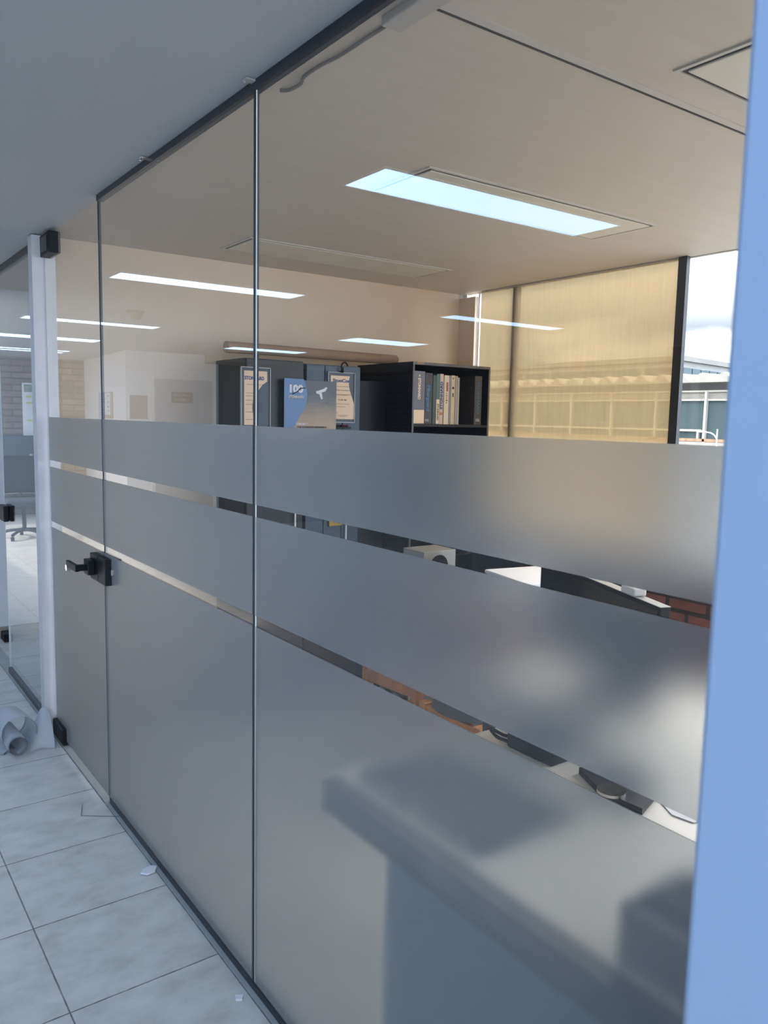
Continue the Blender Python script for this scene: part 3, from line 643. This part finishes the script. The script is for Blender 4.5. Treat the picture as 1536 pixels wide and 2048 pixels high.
t, x = book(2.234, 2.246, 1.936, (0.45, 0.42, 0.38), 'book', 'thin worn pamphlet last in the row', rough=0.8)
t, x = book(2.372, 2.430, 1.952, (0.045, 0.04, 0.04), 'ring_binder', 'dark binder with blue lettering standing alone at the right end')
lettering('lettering', 'STONHARD', (x+0.001, 2.400, 1.820), 0.030, 'down', mat('steel_blue_print', (0.04, 0.13, 0.22), 0.5), t, bold=0.0012, width=0.20)
lettering('small_lettering', 'FLOOR\nSYSTEMS', (x+0.001, 2.400, 1.682), 0.009, 'face+x', M_pap2, t, width=0.03)

# certificates: paper with wavy right edge in clear frames
def certificate(y0, y1, zb, zt, x, label, head, lines, texts, wave_side):
    t = thing('framed_certificate', label, 'certificate', (x, (y0+y1)/2, zb))
    fr = bmesh.new(); w = 0.004
    for a in ((y0-0.02, y1+0.02, zt+0.016, zt+0.016+w), (y0-0.02, y1+0.02, zb-0.02, zb-0.02+w), (y0-0.02, y0-0.02+w, zb-0.02, zt+0.02), (y1+0.02-w, y1+0.02, zb-0.02, zt+0.02)): box(fr, x, x+0.010, a[0], a[1], a[2], a[3])
    obj('frame', fr, M_lgrey, t)
    obj('backing', bx(x, x+0.004, y0-0.016, y1+0.016, zb-0.016, zt+0.016), mat('slate_backing'+str(len(MATS)), (0.04, 0.06, 0.085), 0.4), t)
    pts = [(y0, zb), (y0, zt)]
    n = 16
    for k in range(n+1):
        u = k/n; z = zt+(zb-zt)*u
        pts.append((wave_side(u), z))
    b = prism(bmesh.new(), pts, 'x', x+0.004, x+0.006); obj('paper', b, M_paper, t)
    lettering('heading', head[0], (x+0.0065, head[1], head[2]), head[3], 'face+x', M_inkblue, t, bold=0.001, width=head[4])
    for s, yy, zz, sz, ww in texts: lettering('text', s, (x+0.0065, yy, zz), sz, 'face+x', M_ink, t, width=ww)
    for z, a, c in lines: obj('text_line', bx(x+0.006, x+0.0066, a, c, z-0.0008, z+0.0008), M_ink, t)
    return t
CX = FX+0.002
certificate(1.432, 1.575, 1.672, 1.917, CX, 'warm cream certificate with blue heading, hung on the slate locker',
    ('StonCor', 1.503, 1.889, 0.026, 0.118),
    [(1.857, 1.44, 1.555), (1.812, 1.45, 1.57), (1.808, 1.45, 1.55), (1.758, 1.455, 1.56), (1.742, 1.46, 1.53), (1.712, 1.445, 1.48), (1.704, 1.44, 1.48), (1.694, 1.48, 1.55), (1.688, 1.49, 1.54)],
    [('CLUB 100', 1.51, 1.781, 0.012, 0.055), ('Certificado de Excelencia', 1.503, 1.836, 0.008, 0.115)],
    lambda u: 1.565+0.012*math.sin(u*6.0+3.6)+0.035*u*u)
certificate(0.895, 1.03, 1.632, 1.917, CX+0.001, 'warm cream certificate with dark heading at the dark glass joint, on the charcoal cabinet',
    ('STONHARD', 0.955, 1.878, 0.026, 0.115),
    [(1.845, 0.91, 1.0), (1.80, 0.905, 0.965), (1.785, 0.905, 0.955), (1.762, 0.905, 0.96), (1.74, 0.905, 0.955), (1.70, 0.905, 0.955), (1.66, 0.905, 0.945)],
    [],
    lambda u: (1.03 if u < 0.25 else 0.955+0.07*max(0, (0.45-u))*5*0.5+0.012*math.sin(u*7)))
# coat hook above the blue headed certificate
b = bmesh.new(); tube(b, smooth_pts([(FX+0.02, 1.500, 1.938), (FX+0.02, 1.494, 1.965), (FX+0.02, 1.500, 1.985), (FX+0.02, 1.520, 1.992), (FX+0.02, 1.537, 1.975)]), 0.0045)
cyl(b, (FX, 1.500, 1.940), (FX+0.03, 1.500, 1.940), 0.006); tag(obj('hanging_hook', b, M_black, smooth=True), 'small black curved hook above the blue-headed certificate', 'hook')
# pens under the certificate
for k, c in enumerate(((0.02, 0.02, 0.025), (0.10, 0.02, 0.04))):
    b = bmesh.new(); y = 1.445+k*0.055; cyl(b, (FX+0.012, y, 1.634), (FX+0.012, y+0.045, 1.634), 0.006)
    tag(obj('marker_pen', b, mat('pen%d' % k, c, 0.4), smooth=True), ('black' if k == 0 else 'dark red')+' marker lying just under the blue-headed certificate', 'pen', 'markers under the certificate')

tag(obj('pen_ledge', bx(FX, FX+0.03, 1.43, 1.56, 1.618, 1.628, bev=0.001), M_black), 'narrow black ledge below the blue-headed certificate holding two markers', 'ledge')
# brochure: blue wave cover and moon photo
t = thing('brochure', 'large brochure with blue wave cover, white 100 and sepia photograph', 'brochure', (FX+0.03, 1.28, 1.56))
BX = FX+0.030
blue_pts = [(1.118, 1.56), (1.118, 1.886)]
for k in range(25):
    u = k/24; z = 1.886-0.326*u
    blue_pts.append((1.232+0.030*math.sin(u*math.pi*1.55+0.25)-0.045*max(0, u-0.45)*1.6-(0.0 if u < .9 else 0), z))
M_br = mat('brochure_blue', (0.045, 0.16, 0.38), 0.35, spec=0.6)
m = bpy.data.materials.new('sepia_photo'); m.use_nodes = True; tt = m.node_tree; p = tt.nodes['Principled BSDF']; p.inputs['Roughness'].default_value = 0.35
g = N(tt, 'ShaderNodeNewGeometry'); sp = N(tt, 'ShaderNodeSeparateXYZ'); tt.links.new(g.outputs['Position'], sp.inputs[0])
nn = N(tt, 'ShaderNodeTexNoise'); nn.inputs['Scale'].default_value = 14; nn.inputs['Detail'].default_value = 6
mpn = N(tt, 'ShaderNodeMapping'); mpn.inputs['Scale'].default_value = (1, 0.5, 3); tt.links.new(g.outputs['Position'], mpn.inputs[0]); tt.links.new(mpn.outputs[0], nn.inputs[0])
ma = N(tt, 'ShaderNodeMath', operation='MULTIPLY_ADD'); tt.links.new(nn.outputs['Fac'], ma.inputs[0]); ma.inputs[1].default_value = 0.09; tt.links.new(sp.outputs['Z'], ma.inputs[2])
mr = N(tt, 'ShaderNodeMapRange'); mr.inputs['From Min'].default_value = 1.60; mr.inputs['From Max'].default_value = 2.03; tt.links.new(ma.outputs[0], mr.inputs[0])
rr = ramp(tt, [(0.0, (0.12, 0.085, 0.06)), (0.18, (0.42, 0.29, 0.18)), (0.36, (0.26, 0.19, 0.13)), (0.5, (0.10, 0.095, 0.09)), (0.6, (0.045, 0.048, 0.055)), (1.0, (0.05, 0.055, 0.062))])
tt.links.new(mr.outputs[0], rr.inputs[0]); tt.links.new(rr.outputs[0], p.inputs['Base Color'])
obj('photo_page', bx(BX, BX+0.006, 1.12, 1.452, 1.56, 1.880), m, t)
obj('blue_cover', prism(bmesh.new(), blue_pts, 'x', BX+0.006, BX+0.008), M_br, t)
lettering('number', '100', (BX+0.0085, 1.188, 1.830), 0.055, 'face+x', M_pap2, t, bold=0.003, width=0.085)
lettering('lettering', 'STONHARD', (BX+0.0085, 1.193, 1.788), 0.019, 'face+x', mat('pale_print', (0.6, 0.55, 0.55), 0.6), t, bold=0.0012, width=0.098)
lettering('caption', 'A CENTURY OF', (BX+0.0068, 1.232, 1.640), 0.012, 'face+x', M_pap2, t, bold=0.0006, width=0.075)
lettering('caption', 'THE STONHARD DIFFERENCE', (BX+0.0068, 1.295, 1.624), 0.012, 'face+x', M_ink, t, bold=0.0006, width=0.19)
b = bmesh.new(); tube(b, smooth_pts([(BX+0.0095, 1.168, 1.803), (BX+0.0095, 1.200, 1.818), (BX+0.0095, 1.218, 1.834), (BX+0.0095, 1.250, 1.838)]), 0.003, n=6); obj('bird_mark', b, M_ink, t)
b = prism(bmesh.new(), [(1.318, 1.822), (1.345, 1.830), (1.368, 1.838), (1.385, 1.850), (1.392, 1.842), (1.378, 1.824), (1.355, 1.818), (1.362, 1.782), (1.352, 1.778), (1.340, 1.808), (1.322, 1.810)], 'x', BX+0.006, BX+0.0068); obj('white_figure', b, M_pap2, t)
b = bmesh.new(); tube(b, smooth_pts([(BX+0.0065, 1.375, 1.775), (BX+0.0065, 1.392, 1.765), (BX+0.0065, 1.390, 1.748), (BX+0.0065, 1.375, 1.745)]), 0.0016, n=6); obj('crescent_mark', b, M_lgrey, t)
obj('stand_box', bx(FX+0.004, BX+0.012, 1.10, 1.46, 1.545, 1.56), M_cab2, t)

# cardboard tube lying along the top of the cabinets
t = thing('cardboard_tube', 'long brown cardboard tube lying along the cabinet tops', 'tube', (-4.12, 1.5, 2.05))
b = bmesh.new(); cyl(b, (-4.02, 0.85, 2.044), (-4.10, 2.035, 2.046), 0.030, n=32); obj('tube_body', b, M_card, t, smooth=False)
b = bmesh.new(); cyl(b, (-4.10, 2.035, 2.046), (-4.1005, 2.039, 2.046), 0.027, n=32); obj('end_cap', b, mat('tube_cap', (0.45, 0.30, 0.19), 0.8), t)

# cable and trunking on the office ceiling by the rail
b = bmesh.new(); zc = HC-0.006
tube(b, smooth_pts([(-1.977, 0.073, zc), (-1.958, 0.090, zc), (-1.905, 0.094, zc), (-1.860, 0.079, zc), (-1.78, 0.078, zc), (-1.704, 0.086, zc), (-1.60, 0.086, zc), (-1.497, 0.088, zc)]), 0.0045)
tag(obj('loose_cable', b, M_cable, smooth=True), 'loose grey cable running along the ceiling beside the black channel', 'cable')
tag(obj('cable_trunking', bx(-1.50, -0.4, 0.060, 0.112, HC-0.022, HC, bev=0.003), M_trunk), 'pale plastic cable trunking at the top, beside the black channel', 'trunking')

# ------------------------------------------------------------------ desk close to the glass and what stands on it
t = thing('office_desk', 'light grey desk close behind the frosted glass with blue-grey front panel', 'desk', (-0.8, 0.5, 0))
obj('desk_top', bx(-1.68, 1.2, 0.085, 0.98, 0.735, 0.760, bev=0.003), M_desk, t)
obj('apron', bx(-1.66, 1.18, 0.036, 0.085, 0.686, 0.762, bev=0.002), M_deskfr, t)
obj('front_panel', bx(-1.377, -0.30, 0.036, 0.055, 0.03, 0.685), M_panel, t)
for x in (-1.36, 1.1):
    for y in (0.10, 0.92): obj('leg', bx(x, x+0.05, y, y+0.05, 0, 0.735), M_deskfr, t)
t = thing('office_desk', 'second light desk farther from the glass carrying the wide black monitor', 'desk', (-1.5, 1.4, 0))
obj('desk_top', bx(-2.15, -0.9, 1.0, 1.50, 0.712, 0.740, bev=0.003), M_desk, t)
for x in (-2.13, -0.97):
    for y in (1.03, 1.42): obj('leg', bx(x, x+0.05, y, y+0.05, 0, 0.712), M_deskfr, t)

def monitor(cx, cy, ang, w, h_, ztop, label, group=None):
    """local: screen along X, facing -Y; turned by ang about z"""
    t = thing('monitor', label, 'monitor', (0, 0, 0), group)
    X = Matrix.Translation((cx, cy, 0)) @ Matrix.Rotation(ang, 4, 'Z')
    b = bx(-w/2, w/2, -0.012, 0.022, ztop-h_, ztop, bev=0.004); obj('housing', b, M_black, t, xf=X)
    obj('screen', bx(-w/2+0.012, w/2-0.012, -0.0135, -0.012, ztop-h_+0.018, ztop-0.012), M_screen, t, xf=X)
    obj('bezel_edge', bx(-w/2, w/2, -0.0125, 0.0225, ztop, ztop+0.002), M_lgrey, t, xf=X)
    b = bx(-0.035, 0.035, 0.022, 0.045, 0.745, ztop-0.10, bev=0.004); obj('stand_post', b, M_black, t, xf=X)
    b = bx(-0.12, 0.12, -0.07, 0.11, 0.741, 0.752, bev=0.003); obj('stand_foot', b, M_black, t, xf=X)
    return t
DIRM = math.atan2(-0.38, 0.925)   # along the screens towards the camera side
monitor(-1.70, 1.108, DIRM, 0.80, 0.345, 1.165, 'wide black monitor turned away from the glass, white webcam on top')
X = Matrix.Translation((-1.475, 1.02, 0)) @ Matrix.Rotation(DIRM, 4, 'Z')
b = bx(-0.045, 0.03, -0.025, 0.02, 1.168, 1.192, bev=0.006); tag(obj('webcam', b, M_wplast, xf=X), 'small white clip-on webcam on top of the large monitor', 'webcam')
# objects on the near desk
tag(obj('document_box', bx(-1.56, -1.39, 0.585, 0.72, 0.761, 0.84, bev=0.006), M_black), 'small black box at the left end of the near desk', 'box')
b = bmesh.new(); tube(b, smooth_pts([(-1.575, 0.66, 0.767), (-1.60, 0.62, 0.770), (-1.61, 0.57, 0.80), (-1.575, 0.56, 0.79), (-1.572, 0.60, 0.768)]), 0.005); tag(obj('desk_cable', b, M_black, smooth=True), 'short black cable looped on the near desk', 'cable')
t = thing('tape_dispenser', 'black desk gadget with shiny silver disc on the near desk', 'desk item', (-1.21, 0.62, 0.761))
obj('body', prism(bmesh.new(), [(-1.325, 0.62), (-1.26, 0.770), (-1.14, 0.72), (-1.09, 0.57), (-1.20, 0.56)], 'z', 0.761, 0.778), M_black, t)
b = bmesh.new(); cyl(b, (-1.185, 0.575, 0.778), (-1.185, 0.575, 0.785), 0.035, n=32); obj('disc', b, M_chrome, t)
tag(obj('desk_highlight', prism(bmesh.new(), [(-1.10, 0.66), (-1.06, 0.69), (-1.02, 0.67), (-0.99, 0.68), (-1.0, 0.64), (-1.05, 0.63)], 'z', 0.761, 0.763), M_pap2), 'small white highlight on the near desk, made as a flat sheet', 'paper')  # white sheet stands in for a bright highlight on the desk top

t = thing('document_folder', 'flat black folder on the near desk, blurred behind the frosted film', 'folder', (-1.4, 0.28, 0.761))
obj('cover', bx(-1.62, -1.16, 0.13, 0.43, 0.761, 0.785, bev=0.004), M_black, t); obj('clasp', bx(-1.42, -1.36, 0.125, 0.13, 0.765, 0.78), M_chrome, t)
t = thing('desk_organizer', 'dark upright organizer on the near desk close to the pillar, behind frosted film', 'organizer', (-0.62, 0.2, 0.761))
b = bx(-0.78, -0.46, 0.10, 0.112, 0.761, 0.87); box(b, -0.78, -0.46, 0.19, 0.202, 0.761, 0.87); box(b, -0.78, -0.46, 0.28, 0.292, 0.761, 0.87); obj('divider_set', b, M_deskfr, t)
obj('base', bx(-0.78, -0.46, 0.113, 0.279, 0.761, 0.773), M_deskfr, t); obj('side', bx(-0.793, -0.781, 0.10, 0.292, 0.761, 0.87), M_deskfr, t)
# white printer on a small wooden stand
t = thing('printer', 'white printer with flat lid on a wooden side table', 'printer', (-2.68, 1.75, 0.5))
Xp = Matrix.Translation((-2.64, 1.76, 0)) @ Matrix.Rotation(R(-12), 4, 'Z')
obj('body', bx(-0.20, 0.19, -0.11, 0.2, 0.64, 0.93, bev=0.012), M_wplast, t, xf=Xp)
obj('lid', bx(-0.20, 0.19, -0.11, 0.2, 0.932, 0.952, bev=0.006), M_pap2, t, xf=Xp)
t = thing('side_table', 'small wooden table under the white printer', 'table', (-2.64, 1.76, 0))
obj('table_top', bx(-0.24, 0.22, -0.11, 0.26, 0.605, 0.638, bev=0.004), M_wood, t, xf=Xp)
for sx_ in (-0.22, 0.16):
    for sy_ in (-0.10, 0.20): obj('leg', bx(sx_, sx_+0.045, sy_, sy_+0.045, 0, 0.605), M_wood, t, xf=Xp)
obj('apron', bx(-0.17, 0.16, -0.09, -0.07, 0.53, 0.605), M_wood, t, xf=Xp)

# grey box with round fan on a low brown cupboard
t = thing('storage_cupboard', 'dark brown low cupboard in front of the bookcase', 'cupboard', (-3.6, 1.93, 0))
obj('carcass', bx(-3.705, -3.515, 1.70, 2.16, 0.42, 0.775, bev=0.003), M_brown, t)
obj('door', bx(-3.515, -3.50, 1.705, 2.155, 0.43, 0.765, bev=0.002), M_brown, t)
for y in (1.72, 2.11):
    for x in (-3.70, -3.55): obj('leg', bx(x, x+0.03, y, y+0.03, 0, 0.42), M_brown, t)
t = thing('fan_heater', 'light grey box with a round dark fan opening, seen in the upper clear slit', 'fan box', (-3.6, 1.94, 0.776))
obj('casing', bx(-3.695, -3.50, 1.824, 2.063, 0.777, 0.930, bev=0.004), M_lgrey, t)
b = bmesh.new(); cyl(b, (-3.500, 1.937, 0.842), (-3.496, 1.937, 0.842), 0.064, n=40); obj('fan_opening', b, M_screen, t)
b = bmesh.new(); cyl(b, (-3.496, 1.937, 0.842), (-3.492, 1.937, 0.842), 0.018, n=24); obj('fan_hub', b, M_ink, t)

office_chair(-3.05, 2.28, R(170), 'dark office chair behind the white printer, under the tan blind')

# wooden chair with round grey seat pad
def wood_chair(cx, cy, rot, label):
    t = thing('wooden_chair', label, 'chair', (0, 0, 0), 'wooden chairs behind the glass')
    X = Matrix.Translation((cx, cy, 0)) @ Matrix.Rotation(rot, 4, 'Z')
    for x_, y_ in ((-0.20, -0.20), (0.16, -0.20), (-0.20, 0.17), (0.16, 0.17)):
        obj('leg', bx(x_, x_+0.045, y_, y_+0.045, 0, 0.43 if y_ < 0 else 0.88, bev=0.004), M_wood, t, xf=X)
    b = bx(-0.16, 0.16, -0.195, -0.17, 0.34, 0.42); box(b, -0.16, 0.16, 0.18, 0.205, 0.34, 0.42); box(b, -0.195, -0.17, -0.16, 0.17, 0.34, 0.42); box(b, 0.17, 0.195, -0.16, 0.17, 0.34, 0.42)
    obj('apron', b, M_wood, t, xf=X)
    b = bx(-0.19, -0.165, -0.16, 0.17, 0.12, 0.155); box(b, 0.175, 0.20, -0.16, 0.17, 0.12, 0.155); box(b, -0.17, 0.18, -0.01, 0.015, 0.12, 0.155); obj('stretcher', b, M_wood, t, xf=X)
    b = bmesh.new(); cyl(b, (0, 0, 0.43), (0, 0, 0.47), 0.225, 0.20, n=48); obj('seat', b, M_fabric, t, xf=X)
    for z in (0.60, 0.72, 0.82): obj('back_slat', bx(-0.16, 0.165, 0.175, 0.195, z, z+0.05, bev=0.003), M_wood, t, xf=X)
    return t
wood_chair(-3.13, 1.50, R(6), 'wooden chair with round grey seat, left of the printer table')
wood_chair(-2.50, 1.375, 0.0, 'wooden chair beside the near desk, partly hidden by frosted film')

# ------------------------------------------------------------------ vinyl roll and paper on the corridor floor
t = thing('vinyl_backing_roll', 'unrolled curl of white vinyl backing paper on the floor against the post', 'paper roll', (-4.2, -0.22, 0))
def ribbon(name, rows, thick=0.0012):
    b = bmesh.new(); sheet(b, rows); bmesh.ops.solidify(b, geom=b.faces[:], thickness=thick); return obj(name, b, M_roll, t, smooth=True)
M_roll = mat('white_backing_paper', (0.86, 0.88, 0.92), 0.6)
near = smooth_pts([(-4.067, -0.056, 0.003), (-4.080, -0.089, 0.006), (-4.092, -0.126, 0.010), (-4.072, -0.175, 0.003), (-4.07, -0.205, 0.002), (-4.07, -0.235, 0.003)], 5)
mid = smooth_pts([(-4.155, -0.050, 0.105), (-4.16, -0.084, 0.104), (-4.165, -0.112, 0.083), (-4.16, -0.145, 0.036), (-4.16, -0.185, 0.006), (-4.16, -0.23, 0.003)], 5)
far = smooth_pts([(-4.262, -0.048, 0.150), (-4.262, -0.062, 0.158), (-4.262, -0.082, 0.148), (-4.262, -0.108, 0.098), (-4.262, -0.145, 0.022), (-4.262, -0.215, 0.003)], 5)
rows = []
for u in range(9):
    v = u/8; rows.append([a*(1-v)*(1-v)*1.0+(m*2-(a+c)*0.5)*2*v*(1-v)+c*v*v for a, m, c in zip(near, mid, far)])
ribbon('draped_sheet', rows)
def loop(name, yc, zc, r0, r1, turns, x0, x1, a0, n=60, tilt=0.0):
    rows = []
    for k in range(n+1):
        a = a0+2*math.pi*turns*k/n; rr_ = r0+(r1-r0)*k/n
        rows.append([(x0+(x1-x0)*j/6, yc+tilt*j/6+rr_*math.cos(a), zc+rr_*math.sin(a)) for j in range(7)])
    ribbon(name, rows)
loop('loose_loop', -0.205, 0.088, 0.086, 0.080, 0.97, -4.150, -4.34, -math.pi/2, tilt=-0.02)
loop('inner_roll', -0.227, 0.052, 0.047, 0.040, 2.9, -4.075, -4.33, -math.pi/2, n=110, tilt=-0.015)
rows = []
for p in smooth_pts([(-4.12, -0.27, 0.004), (-4.14, -0.32, 0.006), (-4.16, -0.37, 0.02), (-4.18, -0.43, 0.06), (-4.20, -0.50, 0.12)], 5):
    rows.append([(p.x-0.25*j/6, p.y+0.05*math.sin(j/6*3)-0.01, p.z+0.10*(j/6)**2) for j in range(7)])
ribbon('loose_tail', rows)

# debris on the floor
b = prism(bmesh.new(), [(-2.755, -0.062), (-2.735, -0.078), (-2.715, -0.060), (-2.720, -0.030), (-2.745, -0.012), (-2.762, -0.030)], 'z', 0.0045, 0.012)
tag(obj('torn_paper_scrap', b, M_pap2), 'larger white torn scrap by the black floor channel', 'scrap', 'torn film scraps on the floor')
b = prism(bmesh.new(), [(-1.975, -0.060), (-1.958, -0.066), (-1.948, -0.050), (-1.962, -0.040)], 'z', 0.001, 0.008)
tag(obj('torn_paper_scrap', b, M_pap2), 'tiny white scrap on the floor nearest the camera', 'scrap', 'torn film scraps on the floor')
b = bmesh.new(); tube(b, [(-3.400, -0.105, 0.003), (-3.300, -0.138, 0.003), (-3.285, -0.118, 0.003), (-3.200, -0.010, 0.006)], 0.0012, n=6)
tag(obj('bent_wire', b, M_cable), 'thin bent wire lying on the tile near the door', 'wire')

# ------------------------------------------------------------------ outside
t = thing('office_building', 'concrete building with a ribbon of windows across the street', 'building', (-17, 26, -4))
prismb = prism(bmesh.new(), [(-40, 24.0), (-17.0, 24.0), (-18.6, 33.0), (-40, 33.0)], 'z', -6, 3.89); obj('wall', prismb, M_conc2, t)
prismb = prism(bmesh.new(), [(-40.2, 23.85), (-16.85, 23.85), (-18.45, 33.2), (-40.2, 33.2)], 'z', 3.90, 4.07); obj('parapet', prismb, M_conc, t)
d = Vector((-1.6, 9.0, 0)); dn = Vector((0.985, 0.175, 0))
for k in range(12):
    p0 = Vector((-17.0, 24.0, 0))+d*(k*0.082+0.01); p1 = p0+d*0.072
    b = bmesh.new(); q0, q1 = p0+dn*0.04, p1+dn*0.04
    prism(b, [(q0.x, q0.y), (q1.x, q1.y), (p1.x, p1.y), (p0.x, p0.y)], 'z', 3.28, 3.68); obj('window', b, M_pane_ext, t)
for k in range(14):
    x = -38+k*1.5; obj('window', bx(x, x+1.3, 23.94, 23.99, 3.2, 3.68), M_pane_ext, t)
t = thing('pavilion', 'low building with zigzag concrete canopy and louvres opposite the window', 'building', (-13, 21, -4))
obj('wall', bx(-34, -8, 19.7, 23.0, -6, 2.88), M_conc, t)
b = bmesh.new(); P = 0.66; zz = []
for k in range(38):
    x = -13.1-0.25*P-P*30+k*P; zz += [(x-P*0.25, 2.90), (x+P*0.2, 3.12), (x+P*0.27, 3.12), (x+P*0.70, 2.90)]
pts = zz+[(zz[-1][0]+0.02, 2.86), (zz[0][0], 2.86)]
prism(b, pts, 'y', 19.2, 22.5); obj('zigzag_canopy', b, M_conc2, t)
b = bmesh.new()
for k in range(5): box(b, -34, -8, 19.50, 19.56, 2.42+k*0.036, 2.442+k*0.036)
obj('louvre', b, M_cream, t)
obj('louvre_backing', bx(-34, -8, 19.57, 19.69, 2.40, 2.62), M_conc, t)
for z in (2.36, 2.60): obj('beam', bx(-34, -8, 19.44, 19.54, z, z+0.05), M_cream, t)
obj('glazing', bx(-34, -8, 19.52, 19.58, 1.30, 2.36), M_pane_ext, t)
for k in range(16): x = -13.05-0.035+(k-10)*1.62; obj('mullion', bx(x, x+0.07, 19.40, 19.50, 1.1, 2.62), M_cream, t)
obj('transom', bx(-34, -13.15, 19.42, 19.50, 1.50, 1.56), M_cream, t)
obj('mullion', bx(-13.28, -13.22, 19.42, 19.50, 1.1, 1.50), M_cream, t)
obj('sill_band', bx(-34, -8, 19.40, 19.51, 1.22, 1.30), mat('rust_band', (0.26, 0.16, 0.10), 0.8, var=0.3, vscale=8), t)
obj('ground_beam', bx(-34, -8, 19.3, 19.69, 0.9, 1.21), M_conc2, t)
t = thing('street_lamp', 'white curved street lamp in front of the pavilion windows', 'street lamp', (-11.6, 17.5, -4))
b = bmesh.new(); tube(b, smooth_pts([(-11.45, 17.5, -4), (-11.45, 17.5, 1.15), (-11.47, 17.5, 1.36), (-11.60, 17.5, 1.48), (-11.85, 17.5, 1.52)]), 0.013); obj('pole', b, M_wplast, t, smooth=True)
b = bx(-11.98, -11.82, 17.45, 17.55, 1.50, 1.545, bev=0.02); obj('lamp_head', b, M_wplast, t)
struct('ground', bx(-60, 40, 2.96, 60, -4.2, -4.0), mat('asphalt', (0.20, 0.20, 0.19), 0.9, var=0.1, vscale=0.5))
